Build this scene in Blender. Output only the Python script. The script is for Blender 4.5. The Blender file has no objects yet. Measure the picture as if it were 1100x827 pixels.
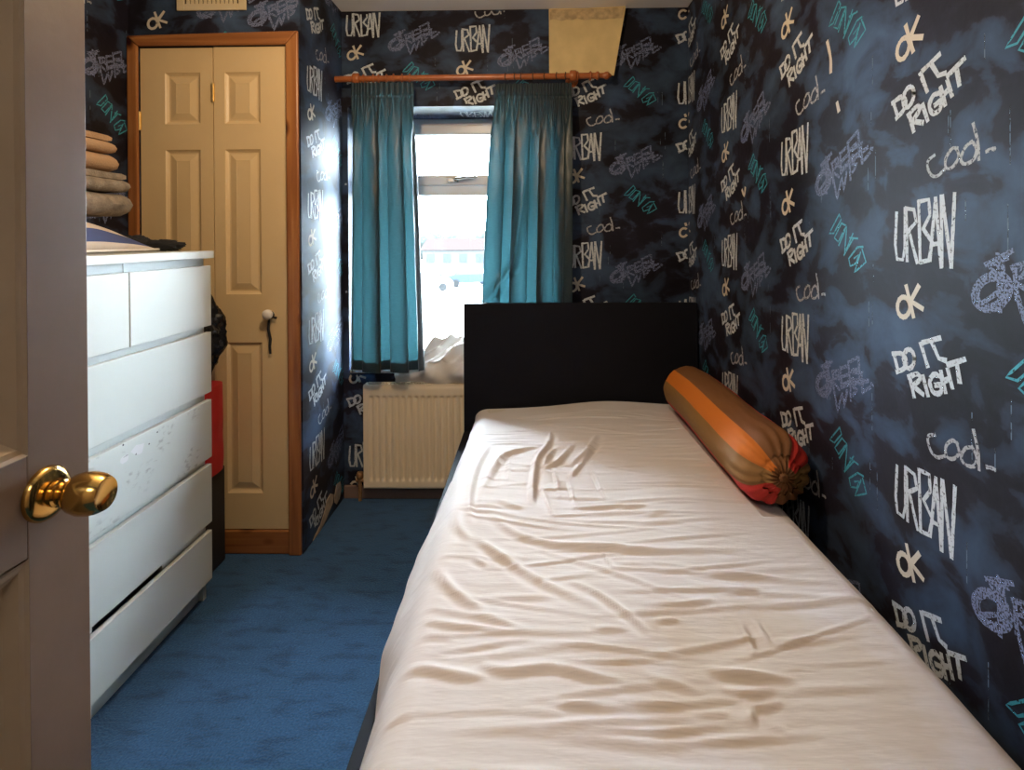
import bpy, bmesh, math, random
import numpy as np
from mathutils import Vector, Matrix, noise as mnoise
random.seed(7)
np.random.seed(7)
PI = math.pi
scene = bpy.context.scene
COL = scene.collection

# ------------------------------------------------------------------ camera
F_PX, CX, CY = 605.6983, 560.4958, 258.5348
YAW, PITCH, ROLL, EYE = .0176, .0051, .0051, 1.2542


def cam_matrix():
    c, s = math.cos(YAW), math.sin(YAW)
    a = np.array([[c, s, 0], [-s, c, 0], [0, 0, 1]])
    c, s = math.cos(PITCH), math.sin(PITCH)
    b = np.array([[1, 0, 0], [0, c, -s], [0, s, c]])
    k = np.array([[1, 0, 0], [0, 0, -1], [0, 1, 0]])
    c, s = math.cos(ROLL), math.sin(ROLL)
    d = np.array([[c, s, 0], [-s, c, 0], [0, 0, 1]])
    r = d @ k @ b @ a
    m = Matrix.Identity(4)
    for i in range(3):
        m[i][0] = r[0][i]
        m[i][1] = -r[1][i]
        m[i][2] = -r[2][i]
    m[2][3] = EYE
    return m


cam_data = bpy.data.cameras.new('camera')
cam_data.sensor_fit = 'HORIZONTAL'
cam_data.sensor_width = 36.0
cam_data.lens = F_PX / 1100 * 36
cam_data.shift_x = (550 - CX) / 1100
cam_data.shift_y = (CY - 413.5) / 1100
cam_data.clip_start = .02
cam_data.clip_end = 1000
cam = bpy.data.objects.new('camera', cam_data)
cam.matrix_world = cam_matrix()
COL.objects.link(cam)
scene.camera = cam

# ------------------------------------------------------------------ sky, lamp, added fill, exposure
SKY_STRENGTH = 75.0
SKY_COLOUR = (.74, .87, 1.0, 1)
LAMP_POS, LAMP_W = (-.40, 1.32, 2.03), 22.0
LAMP_COLOUR = (1.0, .74, .47)
HALL_FILL_W = 8.0
EXPOSURE = 0.45

world = bpy.data.worlds.new('world')
scene.world = world
world.use_nodes = True
bg = world.node_tree.nodes['Background']
bg.inputs['Color'].default_value = SKY_COLOUR
bg.inputs['Strength'].default_value = SKY_STRENGTH

ld = bpy.data.lights.new('ceiling_bulb', 'POINT')
ld.energy, ld.color, ld.shadow_soft_size = LAMP_W, LAMP_COLOUR, .035
lamp = bpy.data.objects.new('ceiling_bulb', ld)
lamp.location = LAMP_POS
COL.objects.link(lamp)

hd = bpy.data.lights.new('hall_fill', 'AREA')  # added fill from behind the camera, no lamp is known there
hd.energy, hd.color, hd.shape, hd.size, hd.size_y = HALL_FILL_W, (1, .90, .80), 'RECTANGLE', .5, .5
hall = bpy.data.objects.new('hall_fill', hd)
hall.location = (-.1, -.75, 2.3)
hall.rotation_euler = (math.radians(25), 0, 0)
COL.objects.link(hall)

vs = scene.view_settings
vs.view_transform = 'Standard'
vs.look = 'None'
vs.exposure = EXPOSURE
vs.gamma = 1
vs.use_curve_mapping = False
scene.cycles.use_denoising = True
scene.cycles.max_bounces = 10
scene.cycles.diffuse_bounces = 6
scene.cycles.transparent_max_bounces = 12
scene.cycles.sample_clamp_indirect = 8
scene.cycles.caustics_reflective = False
scene.cycles.caustics_refractive = False


# ------------------------------------------------------------------ materials
def new_mat(name):
    m = bpy.data.materials.new(name)
    m.use_nodes = True
    nt = m.node_tree
    return m, nt, nt.nodes['Principled BSDF']


def nd(nt, kind, **kw):
    n = nt.nodes.new(kind)
    for k, v in kw.items():
        setattr(n, k, v)
    return n


def plain(name, col, rough=.5, metal=0, spec=.5, bump=0, bscale=60, vary=0, vscale=4, coat=0):
    m, nt, p = new_mat(name)
    p.inputs['Base Color'].default_value = (*col, 1)
    p.inputs['Roughness'].default_value = rough
    p.inputs['Metallic'].default_value = metal
    p.inputs['Specular IOR Level'].default_value = spec
    p.inputs['Coat Weight'].default_value = coat
    tc = nd(nt, 'ShaderNodeTexCoord')
    if bump:
        n = nd(nt, 'ShaderNodeTexNoise')
        n.inputs['Scale'].default_value = bscale
        n.inputs['Detail'].default_value = 4
        nt.links.new(tc.outputs['Object'], n.inputs['Vector'])
        b = nd(nt, 'ShaderNodeBump')
        b.inputs['Strength'].default_value = bump
        b.inputs['Distance'].default_value = .004
        nt.links.new(n.outputs['Fac'], b.inputs['Height'])
        nt.links.new(b.outputs['Normal'], p.inputs['Normal'])
    if vary:
        n = nd(nt, 'ShaderNodeTexNoise')
        n.inputs['Scale'].default_value = vscale
        n.inputs['Detail'].default_value = 5
        nt.links.new(tc.outputs['Object'], n.inputs['Vector'])
        r = nd(nt, 'ShaderNodeValToRGB')
        r.color_ramp.elements[0].position = .3
        r.color_ramp.elements[1].position = .7
        r.color_ramp.elements[0].color = (*[c * (1 - vary) for c in col], 1)
        r.color_ramp.elements[1].color = (*[min(1, c * (1 + vary)) for c in col], 1)
        nt.links.new(n.outputs['Fac'], r.inputs['Fac'])
        nt.links.new(r.outputs['Color'], p.inputs['Base Color'])
    return m


def ramp(nt, stops, interp='LINEAR'):
    r = nd(nt, 'ShaderNodeValToRGB')
    r.color_ramp.interpolation = interp
    els = r.color_ramp.elements
    while len(els) < len(stops):
        els.new(.5)
    for e, (p, c) in zip(els, stops):
        e.position = p
        e.color = (*c, 1)
    return r


def wallpaper_material():
    m, nt, p = new_mat('graffiti_wallpaper')
    L = nt.links.new
    tc = nd(nt, 'ShaderNodeTexCoord')
    mp = nd(nt, 'ShaderNodeMapping')
    mp.inputs['Scale'].default_value = (1, 1, 1.45)
    L(tc.outputs['Object'], mp.inputs['Vector'])
    n1 = nd(nt, 'ShaderNodeTexNoise')
    n1.inputs['Scale'].default_value = 7.2
    n1.inputs['Detail'].default_value = 5
    n1.inputs['Roughness'].default_value = .5
    n1.inputs['Distortion'].default_value = .35
    L(mp.outputs['Vector'], n1.inputs['Vector'])
    r1 = ramp(nt, [(.40, (.0165, .0145, .022)), (.460, (.021, .020, .032)), (.49, (.034, .046, .076)), (.58, (.047, .074, .128)), (.70, (.060, .100, .170))])
    L(n1.outputs['Fac'], r1.inputs['Fac'])
    n2 = nd(nt, 'ShaderNodeTexNoise')
    n2.inputs['Scale'].default_value = 2.1
    n2.inputs['Detail'].default_value = 2
    L(tc.outputs['Object'], n2.inputs['Vector'])
    r2 = ramp(nt, [(.35, (.55, .52, .52)), (.7, (1.15, 1.15, 1.2))])
    L(n2.outputs['Fac'], r2.inputs['Fac'])
    mx = nd(nt, 'ShaderNodeMix', data_type='RGBA', blend_type='MULTIPLY')
    mx.inputs['Factor'].default_value = 1
    L(r1.outputs['Color'], mx.inputs[6])
    L(r2.outputs['Color'], mx.inputs[7])
    L(mx.outputs[2], p.inputs['Base Color'])
    p.inputs['Roughness'].default_value = .52
    p.inputs['Specular IOR Level'].default_value = .13
    n3 = nd(nt, 'ShaderNodeTexNoise')
    n3.inputs['Scale'].default_value = 18
    n3.inputs['Detail'].default_value = 3
    L(tc.outputs['Object'], n3.inputs['Vector'])
    b = nd(nt, 'ShaderNodeBump')
    b.inputs['Strength'].default_value = .12
    b.inputs['Distance'].default_value = .01
    L(n3.outputs['Fac'], b.inputs['Height'])
    L(b.outputs['Normal'], p.inputs['Normal'])
    return m


def ink(name, col, cover=.5, scale=160):
    """sprayed paint: broken up by fine speckle"""
    m, nt, p = new_mat(name)
    L = nt.links.new
    p.inputs['Base Color'].default_value = (*col, 1)
    p.inputs['Roughness'].default_value = .5
    p.inputs['Specular IOR Level'].default_value = .3
    tc = nd(nt, 'ShaderNodeTexCoord')
    n = nd(nt, 'ShaderNodeTexNoise')
    n.inputs['Scale'].default_value = scale
    n.inputs['Detail'].default_value = 3
    L(tc.outputs['Object'], n.inputs['Vector'])
    r = ramp(nt, [(max(0, cover - .08), (0, 0, 0)), (cover + .08, (1, 1, 1))])
    L(n.outputs['Fac'], r.inputs['Fac'])
    L(r.outputs['Color'], p.inputs['Alpha'])
    return m


def pine_material(axis):
    m, nt, p = new_mat('varnished_pine_' + 'xyz'[axis])
    L = nt.links.new
    tc = nd(nt, 'ShaderNodeTexCoord')
    mp = nd(nt, 'ShaderNodeMapping')
    sc = [38, 38, 38]
    sc[axis] = 1.6
    mp.inputs['Scale'].default_value = sc
    L(tc.outputs['Object'], mp.inputs['Vector'])
    n = nd(nt, 'ShaderNodeTexNoise')
    n.inputs['Scale'].default_value = 1
    n.inputs['Detail'].default_value = 4
    n.inputs['Distortion'].default_value = .6
    L(mp.outputs['Vector'], n.inputs['Vector'])
    r = ramp(nt, [(.3, (.20, .066, .020)), (.55, (.33, .125, .036)), (.75, (.43, .185, .058))])
    L(n.outputs['Fac'], r.inputs['Fac'])
    v = nd(nt, 'ShaderNodeTexVoronoi')
    mp2 = nd(nt, 'ShaderNodeMapping')
    s2 = [9, 9, 9]
    s2[axis] = 5.0
    mp2.inputs['Scale'].default_value = s2
    L(tc.outputs['Object'], mp2.inputs['Vector'])
    L(mp2.outputs['Vector'], v.inputs['Vector'])
    v.inputs['Scale'].default_value = 1
    k = ramp(nt, [(.07, (.06, .018, .010)), (.15, (.5, .4, .3)), (.22, (1, 1, 1))])
    L(v.outputs['Distance'], k.inputs['Fac'])
    mx = nd(nt, 'ShaderNodeMix', data_type='RGBA', blend_type='MULTIPLY')
    mx.inputs['Factor'].default_value = 1
    L(r.outputs['Color'], mx.inputs[6])
    L(k.outputs['Color'], mx.inputs[7])
    L(mx.outputs[2], p.inputs['Base Color'])
    p.inputs['Roughness'].default_value = .3
    p.inputs['Specular IOR Level'].default_value = .45
    return m


def carpet_material():
    m, nt, p = new_mat('blue_carpet')
    L = nt.links.new
    tc = nd(nt, 'ShaderNodeTexCoord')
    n = nd(nt, 'ShaderNodeTexNoise')
    n.inputs['Scale'].default_value = 170
    n.inputs['Detail'].default_value = 3
    L(tc.outputs['Object'], n.inputs['Vector'])
    r = ramp(nt, [(.3, (.014, .056, .130)), (.7, (.029, .098, .212))])
    L(n.outputs['Fac'], r.inputs['Fac'])
    mp = nd(nt, 'ShaderNodeMapping')
    mp.inputs['Scale'].default_value = (10, 26, 1)
    L(tc.outputs['Object'], mp.inputs['Vector'])
    n2 = nd(nt, 'ShaderNodeTexNoise')
    n2.inputs['Scale'].default_value = 1
    n2.inputs['Detail'].default_value = 5
    L(mp.outputs['Vector'], n2.inputs['Vector'])
    r2 = ramp(nt, [(.33, (.55, .62, .68)), (.48, (1, 1, 1)), (.8, (1.1, 1.1, 1.1))])
    L(n2.outputs['Fac'], r2.inputs['Fac'])
    mx = nd(nt, 'ShaderNodeMix', data_type='RGBA', blend_type='MULTIPLY')
    mx.inputs['Factor'].default_value = 1
    L(r.outputs['Color'], mx.inputs[6])
    L(r2.outputs['Color'], mx.inputs[7])
    L(mx.outputs[2], p.inputs['Base Color'])
    p.inputs['Roughness'].default_value = .95
    p.inputs['Specular IOR Level'].default_value = .1
    p.inputs['Sheen Weight'].default_value = .25
    b = nd(nt, 'ShaderNodeBump')
    b.inputs['Strength'].default_value = .6
    b.inputs['Distance'].default_value = .004
    L(n.outputs['Fac'], b.inputs['Height'])
    L(b.outputs['Normal'], p.inputs['Normal'])
    return m


def curtain_material():
    m, nt, p = new_mat('teal_satin')
    L = nt.links.new
    tc = nd(nt, 'ShaderNodeTexCoord')
    mp = nd(nt, 'ShaderNodeMapping')
    mp.inputs['Scale'].default_value = (60, 60, 420)
    L(tc.outputs['Object'], mp.inputs['Vector'])
    n = nd(nt, 'ShaderNodeTexNoise')
    n.inputs['Scale'].default_value = 1
    n.inputs['Detail'].default_value = 2
    L(mp.outputs['Vector'], n.inputs['Vector'])
    r = ramp(nt, [(.35, (.009, .022, .028)), (.7, (.014, .032, .040))])
    L(n.outputs['Fac'], r.inputs['Fac'])
    L(r.outputs['Color'], p.inputs['Base Color'])
    p.inputs['Roughness'].default_value = .38
    p.inputs['Specular IOR Level'].default_value = .5
    p.inputs['Sheen Weight'].default_value = .15
    t = nd(nt, 'ShaderNodeBsdfTranslucent')
    r3 = ramp(nt, [(.35, (.055, .21, .255)), (.7, (.095, .29, .33))])
    L(n.outputs['Fac'], r3.inputs['Fac'])
    L(r3.outputs['Color'], t.inputs['Color'])
    mix = nd(nt, 'ShaderNodeMixShader')
    mix.inputs['Fac'].default_value = .058
    L(p.outputs['BSDF'], mix.inputs[1])
    L(t.outputs['BSDF'], mix.inputs[2])
    L(mix.outputs['Shader'], nt.nodes['Material Output'].inputs['Surface'])
    return m


def sheet_material():
    m, nt, p = new_mat('cotton_sheet')
    L = nt.links.new
    tc = nd(nt, 'ShaderNodeTexCoord')
    base = (.655, .615, .615)
    n = nd(nt, 'ShaderNodeTexNoise')
    n.inputs['Scale'].default_value = 3.2
    n.inputs['Detail'].default_value = 4
    L(tc.outputs['Object'], n.inputs['Vector'])
    r = ramp(nt, [(.35, (.63, .58, .555)), (.65, base)])
    L(n.outputs['Fac'], r.inputs['Fac'])
    # a yellowed stain with a blotchy outline
    mp = nd(nt, 'ShaderNodeMapping')
    mp.inputs['Location'].default_value = (-.165, .610, -.27)
    L(tc.outputs['Object'], mp.inputs['Vector'])
    ln = nd(nt, 'ShaderNodeVectorMath', operation='LENGTH')
    L(mp.outputs['Vector'], ln.inputs[0])
    n2 = nd(nt, 'ShaderNodeTexNoise')
    n2.inputs['Scale'].default_value = 11
    n2.inputs['Detail'].default_value = 5
    L(tc.outputs['Object'], n2.inputs['Vector'])
    ad = nd(nt, 'ShaderNodeMath', operation='MULTIPLY_ADD')
    L(n2.outputs['Fac'], ad.inputs[0])
    ad.inputs[1].default_value = -.30
    L(ln.outputs['Value'], ad.inputs[2])
    st = ramp(nt, [(.0, (1, 1, 1)), (.10, (0, 0, 0))])
    L(ad.outputs['Value'], st.inputs['Fac'])
    sc = nd(nt, 'ShaderNodeMath', operation='MULTIPLY')
    L(st.outputs['Color'], sc.inputs[0])
    sc.inputs[1].default_value = .45
    mx = nd(nt, 'ShaderNodeMix', data_type='RGBA')
    L(sc.outputs['Value'], mx.inputs['Factor'])
    L(r.outputs['Color'], mx.inputs[6])
    mx.inputs[7].default_value = (.52, .40, .26, 1)
    L(mx.outputs[2], p.inputs['Base Color'])
    p.inputs['Roughness'].default_value = .85
    p.inputs['Specular IOR Level'].default_value = .15
    p.inputs['Sheen Weight'].default_value = .1
    mp3 = nd(nt, 'ShaderNodeMapping')
    mp3.inputs['Scale'].default_value = (9, 40, 9)
    L(tc.outputs['Object'], mp3.inputs['Vector'])
    n3 = nd(nt, 'ShaderNodeTexNoise')
    n3.inputs['Scale'].default_value = 1
    n3.inputs['Detail'].default_value = 3
    L(mp3.outputs['Vector'], n3.inputs['Vector'])
    b = nd(nt, 'ShaderNodeBump')
    b.inputs['Strength'].default_value = .22
    b.inputs['Distance'].default_value = .012
    L(n3.outputs['Fac'], b.inputs['Height'])
    L(b.outputs['Normal'], p.inputs['Normal'])
    return m


def scuffed_front_material():
    """white drawer front with grey pen scribbles rubbed into part of it"""
    m, nt, p = new_mat('scuffed_white_front')
    L = nt.links.new
    p.inputs['Roughness'].default_value = .38
    tc = nd(nt, 'ShaderNodeTexCoord')
    mp = nd(nt, 'ShaderNodeMapping')
    mp.inputs['Rotation'].default_value = (.5, 0, 0)
    mp.inputs['Scale'].default_value = (1, 40, 90)
    L(tc.outputs['Object'], mp.inputs['Vector'])
    n = nd(nt, 'ShaderNodeTexNoise')
    n.inputs['Scale'].default_value = 1
    n.inputs['Detail'].default_value = 4
    L(mp.outputs['Vector'], n.inputs['Vector'])
    n2 = nd(nt, 'ShaderNodeTexNoise')
    n2.inputs['Scale'].default_value = 9
    n2.inputs['Detail'].default_value = 1
    L(tc.outputs['Object'], n2.inputs['Vector'])
    r2 = ramp(nt, [(.52, (0, 0, 0)), (.62, (1, 1, 1))])
    L(n2.outputs['Fac'], r2.inputs['Fac'])
    r1 = ramp(nt, [(.54, (0, 0, 0)), (.66, (1, 1, 1))])
    L(n.outputs['Fac'], r1.inputs['Fac'])
    mu = nd(nt, 'ShaderNodeMath', operation='MULTIPLY')
    L(r1.outputs['Color'], mu.inputs[0])
    L(r2.outputs['Color'], mu.inputs[1])
    mu2 = nd(nt, 'ShaderNodeMath', operation='MULTIPLY')
    L(mu.outputs['Value'], mu2.inputs[0])
    mu2.inputs[1].default_value = .55
    mx = nd(nt, 'ShaderNodeMix', data_type='RGBA')
    L(mu2.outputs['Value'], mx.inputs['Factor'])
    mx.inputs[6].default_value = (.62, .655, .635, 1)
    mx.inputs[7].default_value = (.28, .28, .28, 1)
    L(mx.outputs[2], p.inputs['Base Color'])
    return m


def thin_glass_material():
    m, nt, p = new_mat('window_glass')
    L = nt.links.new
    tr = nd(nt, 'ShaderNodeBsdfTransparent')
    tr.inputs['Color'].default_value = (.96, .98, .98, 1)
    gl = nd(nt, 'ShaderNodeBsdfGlossy')
    gl.inputs['Roughness'].default_value = .02
    fr = nd(nt, 'ShaderNodeFresnel')
    fr.inputs['IOR'].default_value = 1.45
    mix = nd(nt, 'ShaderNodeMixShader')
    L(fr.outputs['Fac'], mix.inputs['Fac'])
    L(tr.outputs['BSDF'], mix.inputs[1])
    L(gl.outputs['BSDF'], mix.inputs[2])
    L(mix.outputs['Shader'], nt.nodes['Material Output'].inputs['Surface'])
    return m


def striped_material():
    m, nt, p = new_mat('striped_cushion_cover')
    L = nt.links.new
    tc = nd(nt, 'ShaderNodeTexCoord')
    sx = nd(nt, 'ShaderNodeSeparateXYZ')
    L(tc.outputs['UV'], sx.inputs[0])
    A, B = (.60, .53, .46), (.075, .095, .20)
    r = ramp(nt, [(0, A), (.10, B), (.26, A), (.87, B), (.97, A)], 'CONSTANT')
    L(sx.outputs['X'], r.inputs['Fac'])
    L(r.outputs['Color'], p.inputs['Base Color'])
    p.inputs['Roughness'].default_value = .9
    p.inputs['Specular IOR Level'].default_value = .1
    return m


M = {}
M['paper'] = wallpaper_material()
M['ink_white'] = ink('white_spray', (.56, .60, .64), .36)
M['ink_cream'] = ink('cream_spray', (.62, .55, .45), .25)
M['ink_grey'] = ink('grey_spray', (.40, .40, .42), .40)
M['ink_teal'] = ink('teal_spray', (.045, .30, .38), .36)
M['ink_lilac'] = ink('lilac_spray', (.155, .185, .31), .44, 260)
M['ink_drip'] = ink('blue_drip', (.10, .14, .20), .47, 60)
M['pine_x'] = pine_material(0)
M['pine_z'] = pine_material(2)
M['carpet'] = carpet_material()
M['curtain'] = curtain_material()
M['sheet'] = sheet_material()
M['scuffed'] = scuffed_front_material()
M['glass'] = thin_glass_material()
M['striped'] = striped_material()
M['white_chest'] = plain('white_foil', (.62, .655, .635), .40)
M['gap_shade'] = plain('drawer_gap_shade', (.03, .03, .035), .8)  # near-black colour standing in for shade inside the chest
M['cream_door'] = plain('cream_gloss_paint', (.69, .50, .265), .38, bump=.05, bscale=30, vary=.05, vscale=3)
M['old_door'] = plain('old_door_paint', (.235, .160, .112), .5, bump=.12, bscale=35, vary=.10, vscale=6)
M['lit_bead'] = plain('old_door_lit_bead', (.42, .31, .20), .45, vary=.08, vscale=8)  # door paint made lighter and golden, light on the bead put into colour
M['brass'] = plain('polished_brass', (.72, .44, .13), .17, 1)
M['brass_dull'] = plain('brass_hinge', (.70, .50, .22), .35, 1)
M['ceiling'] = plain('ceiling_paint', (.90, .89, .88), .9, bump=.05, bscale=80)
M['plaster'] = plain('bare_plaster', (.42, .33, .24), .9, vary=.25, vscale=30, bump=.3, bscale=60)
M['hall'] = plain('hall_paint', (.55, .47, .38), .9)
M['upvc'] = plain('white_upvc', (.93, .93, .93), .28)
M['metal'] = plain('chrome', (.65, .65, .66), .25, 1)
M['radiator'] = plain('cream_radiator_enamel', (.88, .73, .52), .38)
M['rad_dark'] = plain('radiator_dark', (.04, .035, .03), .8)
M['black_wood'] = plain('black_brown_veneer', (.0075, .0080, .0125), .7, spec=.12, bump=.03, bscale=90)
M['mattress'] = plain('mattress_ticking', (.6, .56, .5), .9)
M['bol_brown'] = plain('bolster_brown', (.19, .075, .020), .7, bump=.15, bscale=40)
M['bol_tan'] = plain('bolster_tan', (.27, .14, .038), .7, bump=.15, bscale=40)
M['bol_orange'] = plain('bolster_orange', (.62, .17, .012), .7, bump=.1, bscale=40)
M['bol_red'] = plain('bolster_red', (.50, .022, .012), .7, bump=.1, bscale=40)
M['towel_tan'] = plain('tan_towel', (.42, .27, .16), .95, bump=.5, bscale=160)
M['towel_grey'] = plain('grey_towel', (.25, .21, .17), .95, bump=.6, bscale=160, vary=.3, vscale=30)
M['black_cloth'] = plain('black_fabric', (.012, .012, .014), .8, bump=.2, bscale=80)
M['bin_bag'] = plain('black_polythene', (.008, .008, .009), .22)
M['red'] = plain('red_bag', (.45, .008, .012), .5, bump=.1, bscale=20)
M['dark_box'] = plain('dark_grey_box', (.016, .015, .017), .6)
M['pale_stack'] = plain('pale_board', (.4, .33, .25), .8)
M['card'] = plain('yellowed_card', (.68, .52, .25), .75, vary=.12, vscale=9, bump=.1, bscale=30)
M['card_tape'] = plain('crumpled_tape', (.50, .37, .20), .6, vary=.25, vscale=50, bump=.8, bscale=70)
M['vent'] = plain('cream_vent', (.62, .50, .31), .5)
M['vent_dark'] = plain('vent_slot', (.10, .07, .035), .8)
M['pole'] = plain('orange_wood', (.36, .105, .028), .28, vary=.18, vscale=20)
M['ring'] = plain('dark_hook', (.05, .025, .015), .5)
M['white_knob'] = plain('white_ceramic', (.75, .70, .66), .25)
M['white_cloth'] = plain('white_cotton', (.72, .68, .63), .85, bump=.1, bscale=50)
M['skirting'] = plain('pinkish_skirting', (.22, .14, .11), .6)
M['copper'] = plain('copper_valve', (.55, .30, .14), .4, .6, vary=.3, vscale=60)
M['asphalt'] = plain('road', (.22, .225, .23), .9, vary=.1, vscale=.2, spec=0)
M['ground'] = plain('verge', (.33, .34, .31), 1, vary=.25, vscale=.15, spec=0)
M['leaf'] = plain('tree_leaf', (.020, .023, .021), 1, vary=.4, vscale=.8, spec=0)
M['bark'] = plain('bark', (.03, .025, .02), 1, spec=0)
M['render'] = plain('house_render', (.030, .029, .028), .9, spec=0)
M['tiles'] = plain('roof_tiles', (.016, .012, .011), .9, spec=0)
M['dark_glass'] = plain('dark_glass', (.012, .014, .017), .3, spec=.1)
M['car_silver'] = plain('car_silver', (.026, .028, .030), .4, spec=.1)
M['car_blue'] = plain('car_blue', (.010, .015, .026), .4, spec=.1)
M['car_white'] = plain('car_white', (.2, .2, .2), .4, spec=.1)
M['tyre'] = plain('tyre', (.010, .010, .010), .8, spec=.05)


# ------------------------------------------------------------------ mesh helpers
class MB:
    """collects geometry in world space, then links it as one mesh object"""

    def __init__(self):
        self.v, self.f, self.mi, self.uv = [], [], [], {}

    def add(self, verts, faces, mat=0):
        o = len(self.v)
        self.v += [tuple(map(float, p)) for p in verts]
        for q in faces:
            self.f.append(tuple(o + i for i in q))
            self.mi.append(mat)
        return o

    def box(self, x0, x1, y0, y1, z0, z1, mat=0):
        vs_ = [(x, y, z) for z in (z0, z1) for y in (y0, y1) for x in (x0, x1)]
        self.add(vs_, [(0, 2, 3, 1), (4, 5, 7, 6), (0, 1, 5, 4), (2, 6, 7, 3), (0, 4, 6, 2), (1, 3, 7, 5)], mat)
        return self

    def quad(self, a, b, c, d, mat=0):
        self.add([a, b, c, d], [(0, 1, 2, 3)], mat)

    def grid(self, fn, nu, nv, mat=0, closed_u=False, uv=False):
        vs_ = [fn(i / nu, j / nv) for j in range(nv + 1) for i in range(nu + (0 if closed_u else 1))]
        w = nu if closed_u else nu + 1
        fs = []
        for j in range(nv):
            for i in range(nu):
                i2 = (i + 1) % w
                fs.append((j * w + i, j * w + i2, (j + 1) * w + i2, (j + 1) * w + i))
        o = self.add(vs_, fs, mat)
        if uv:
            for j in range(nv + 1):
                for i in range(w):
                    self.uv[o + j * w + i] = (i / nu, j / nv)
        return o

    def tube(self, pts, r, n=10, mat=0, caps=True):
        pts = [Vector(p) for p in pts]
        rs = r if isinstance(r, (list, tuple)) else [r] * len(pts)
        rings = []
        up = Vector((0, 0, 1))
        prev = None
        for i, p in enumerate(pts):
            t = (pts[min(i + 1, len(pts) - 1)] - pts[max(i - 1, 0)]).normalized()
            if prev is None:
                a = t.cross(up)
                if a.length < 1e-3:
                    a = t.cross(Vector((1, 0, 0)))
            else:
                a = prev - t * prev.dot(t)
            a.normalize()
            prev = a
            b = t.cross(a)
            rings.append([p + (a * math.cos(2 * PI * k / n) + b * math.sin(2 * PI * k / n)) * rs[i] for k in range(n)])
        vs_ = [q for g in rings for q in g]
        fs = []
        for i in range(len(pts) - 1):
            for k in range(n):
                k2 = (k + 1) % n
                fs.append((i * n + k, (i + 1) * n + k, (i + 1) * n + k2, i * n + k2))
        if caps:
            fs.append(tuple(range(n)))
            fs.append(tuple((len(pts) - 1) * n + k for k in reversed(range(n))))
        self.add(vs_, fs, mat)

    def lathe(self, prof, origin, axis, n=32, mat=0):
        """prof: (distance along axis, radius)"""
        ax = Vector(axis).normalized()
        a = ax.cross(Vector((0, 0, 1)))
        if a.length < 1e-3:
            a = ax.cross(Vector((1, 0, 0)))
        a.normalize()
        b = ax.cross(a)
        o = Vector(origin)
        vs_ = [o + ax * d + (a * math.cos(2 * PI * k / n) + b * math.sin(2 * PI * k / n)) * r for d, r in prof for k in range(n)]
        fs = []
        for i in range(len(prof) - 1):
            for k in range(n):
                k2 = (k + 1) % n
                fs.append((i * n + k, i * n + k2, (i + 1) * n + k2, (i + 1) * n + k))
        fs.append(tuple(reversed(range(n))))
        fs.append(tuple((len(prof) - 1) * n + k for k in range(n)))
        self.add(vs_, fs, mat)

    def torus(self, c, ax, R, r, n=20, m=8, mat=0):
        ax = Vector(ax).normalized()
        a = ax.cross(Vector((0, 0, 1)))
        if a.length < 1e-3:
            a = Vector((1, 0, 0))
        a.normalize()
        b = ax.cross(a)
        c = Vector(c)
        vs_, fs = [], []
        for i in range(n):
            t = 2 * PI * i / n
            d = a * math.cos(t) + b * math.sin(t)
            for k in range(m):
                s = 2 * PI * k / m
                vs_.append(c + d * (R + r * math.cos(s)) + ax * r * math.sin(s))
        for i in range(n):
            for k in range(m):
                fs.append((i * m + k, ((i + 1) % n) * m + k, ((i + 1) % n) * m + (k + 1) % m, i * m + (k + 1) % m))
        self.add(vs_, fs, mat)

    def build(self, name, mats, parent=None, smooth=0, bevel=0, seg=2, weld=False, fix=True):
        me = bpy.data.meshes.new(name)
        root = parent
        while root is not None and root.parent is not None:
            root = root.parent
        off = Vector(root.location) if root is not None else Vector((0, 0, 0))
        vv = [(p[0] - off.x, p[1] - off.y, p[2] - off.z) for p in self.v]
        me.from_pydata(vv, [], self.f)
        mats = mats if isinstance(mats, (list, tuple)) else [mats]
        for m in mats:
            me.materials.append(m)
        if len(mats) > 1:
            me.polygons.foreach_set('material_index', self.mi)
        if self.uv:
            lay = me.uv_layers.new(name='uv')
            for lp in me.loops:
                lay.data[lp.index].uv = self.uv.get(lp.vertex_index, (0, 0))
        if weld or fix:
            bm = bmesh.new()
            bm.from_mesh(me)
            if weld:
                bmesh.ops.remove_doubles(bm, verts=bm.verts, dist=1e-5)
            if fix:
                bmesh.ops.recalc_face_normals(bm, faces=bm.faces)
            bm.to_mesh(me)
            bm.free()
        o = bpy.data.objects.new(name, me)
        COL.objects.link(o)
        if parent is not None:
            o.parent = parent
        if smooth:
            me.polygons.foreach_set('use_smooth', [True] * len(me.polygons))
            if smooth < 180:
                me.set_sharp_from_angle(angle=math.radians(smooth))
        if bevel:
            b = o.modifiers.new('soft_edges', 'BEVEL')
            b.width, b.segments, b.limit_method = bevel, seg, 'ANGLE'
            b.angle_limit = math.radians(40)
        me.update()
        return o


def thing(name, label, cat, loc, group=None):
    o = bpy.data.objects.new(name, None)
    o.empty_display_size = .05
    COL.objects.link(o)
    o.location = loc
    tag(o, label, cat, group)
    return o


def tag(o, label, cat, group=None):
    o['label'], o['category'] = label, cat
    if group:
        o['group'] = group
    return o


def struct(o):
    o['kind'] = 'structure'
    return o


def structure_root(name, loc):
    o = bpy.data.objects.new(name, None)
    o.empty_display_size = .05
    COL.objects.link(o)
    o.location = loc
    o['kind'] = 'structure'
    return o


def lerp(a, b, t):
    return a + (b - a) * t


def sstep(a, b, x):
    t = max(0., min(1., (x - a) / (b - a)))
    return t * t * (3 - 2 * t)


def nz(x, y=0., z=0.):
    return mnoise.noise(Vector((x, y, z)))


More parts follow.
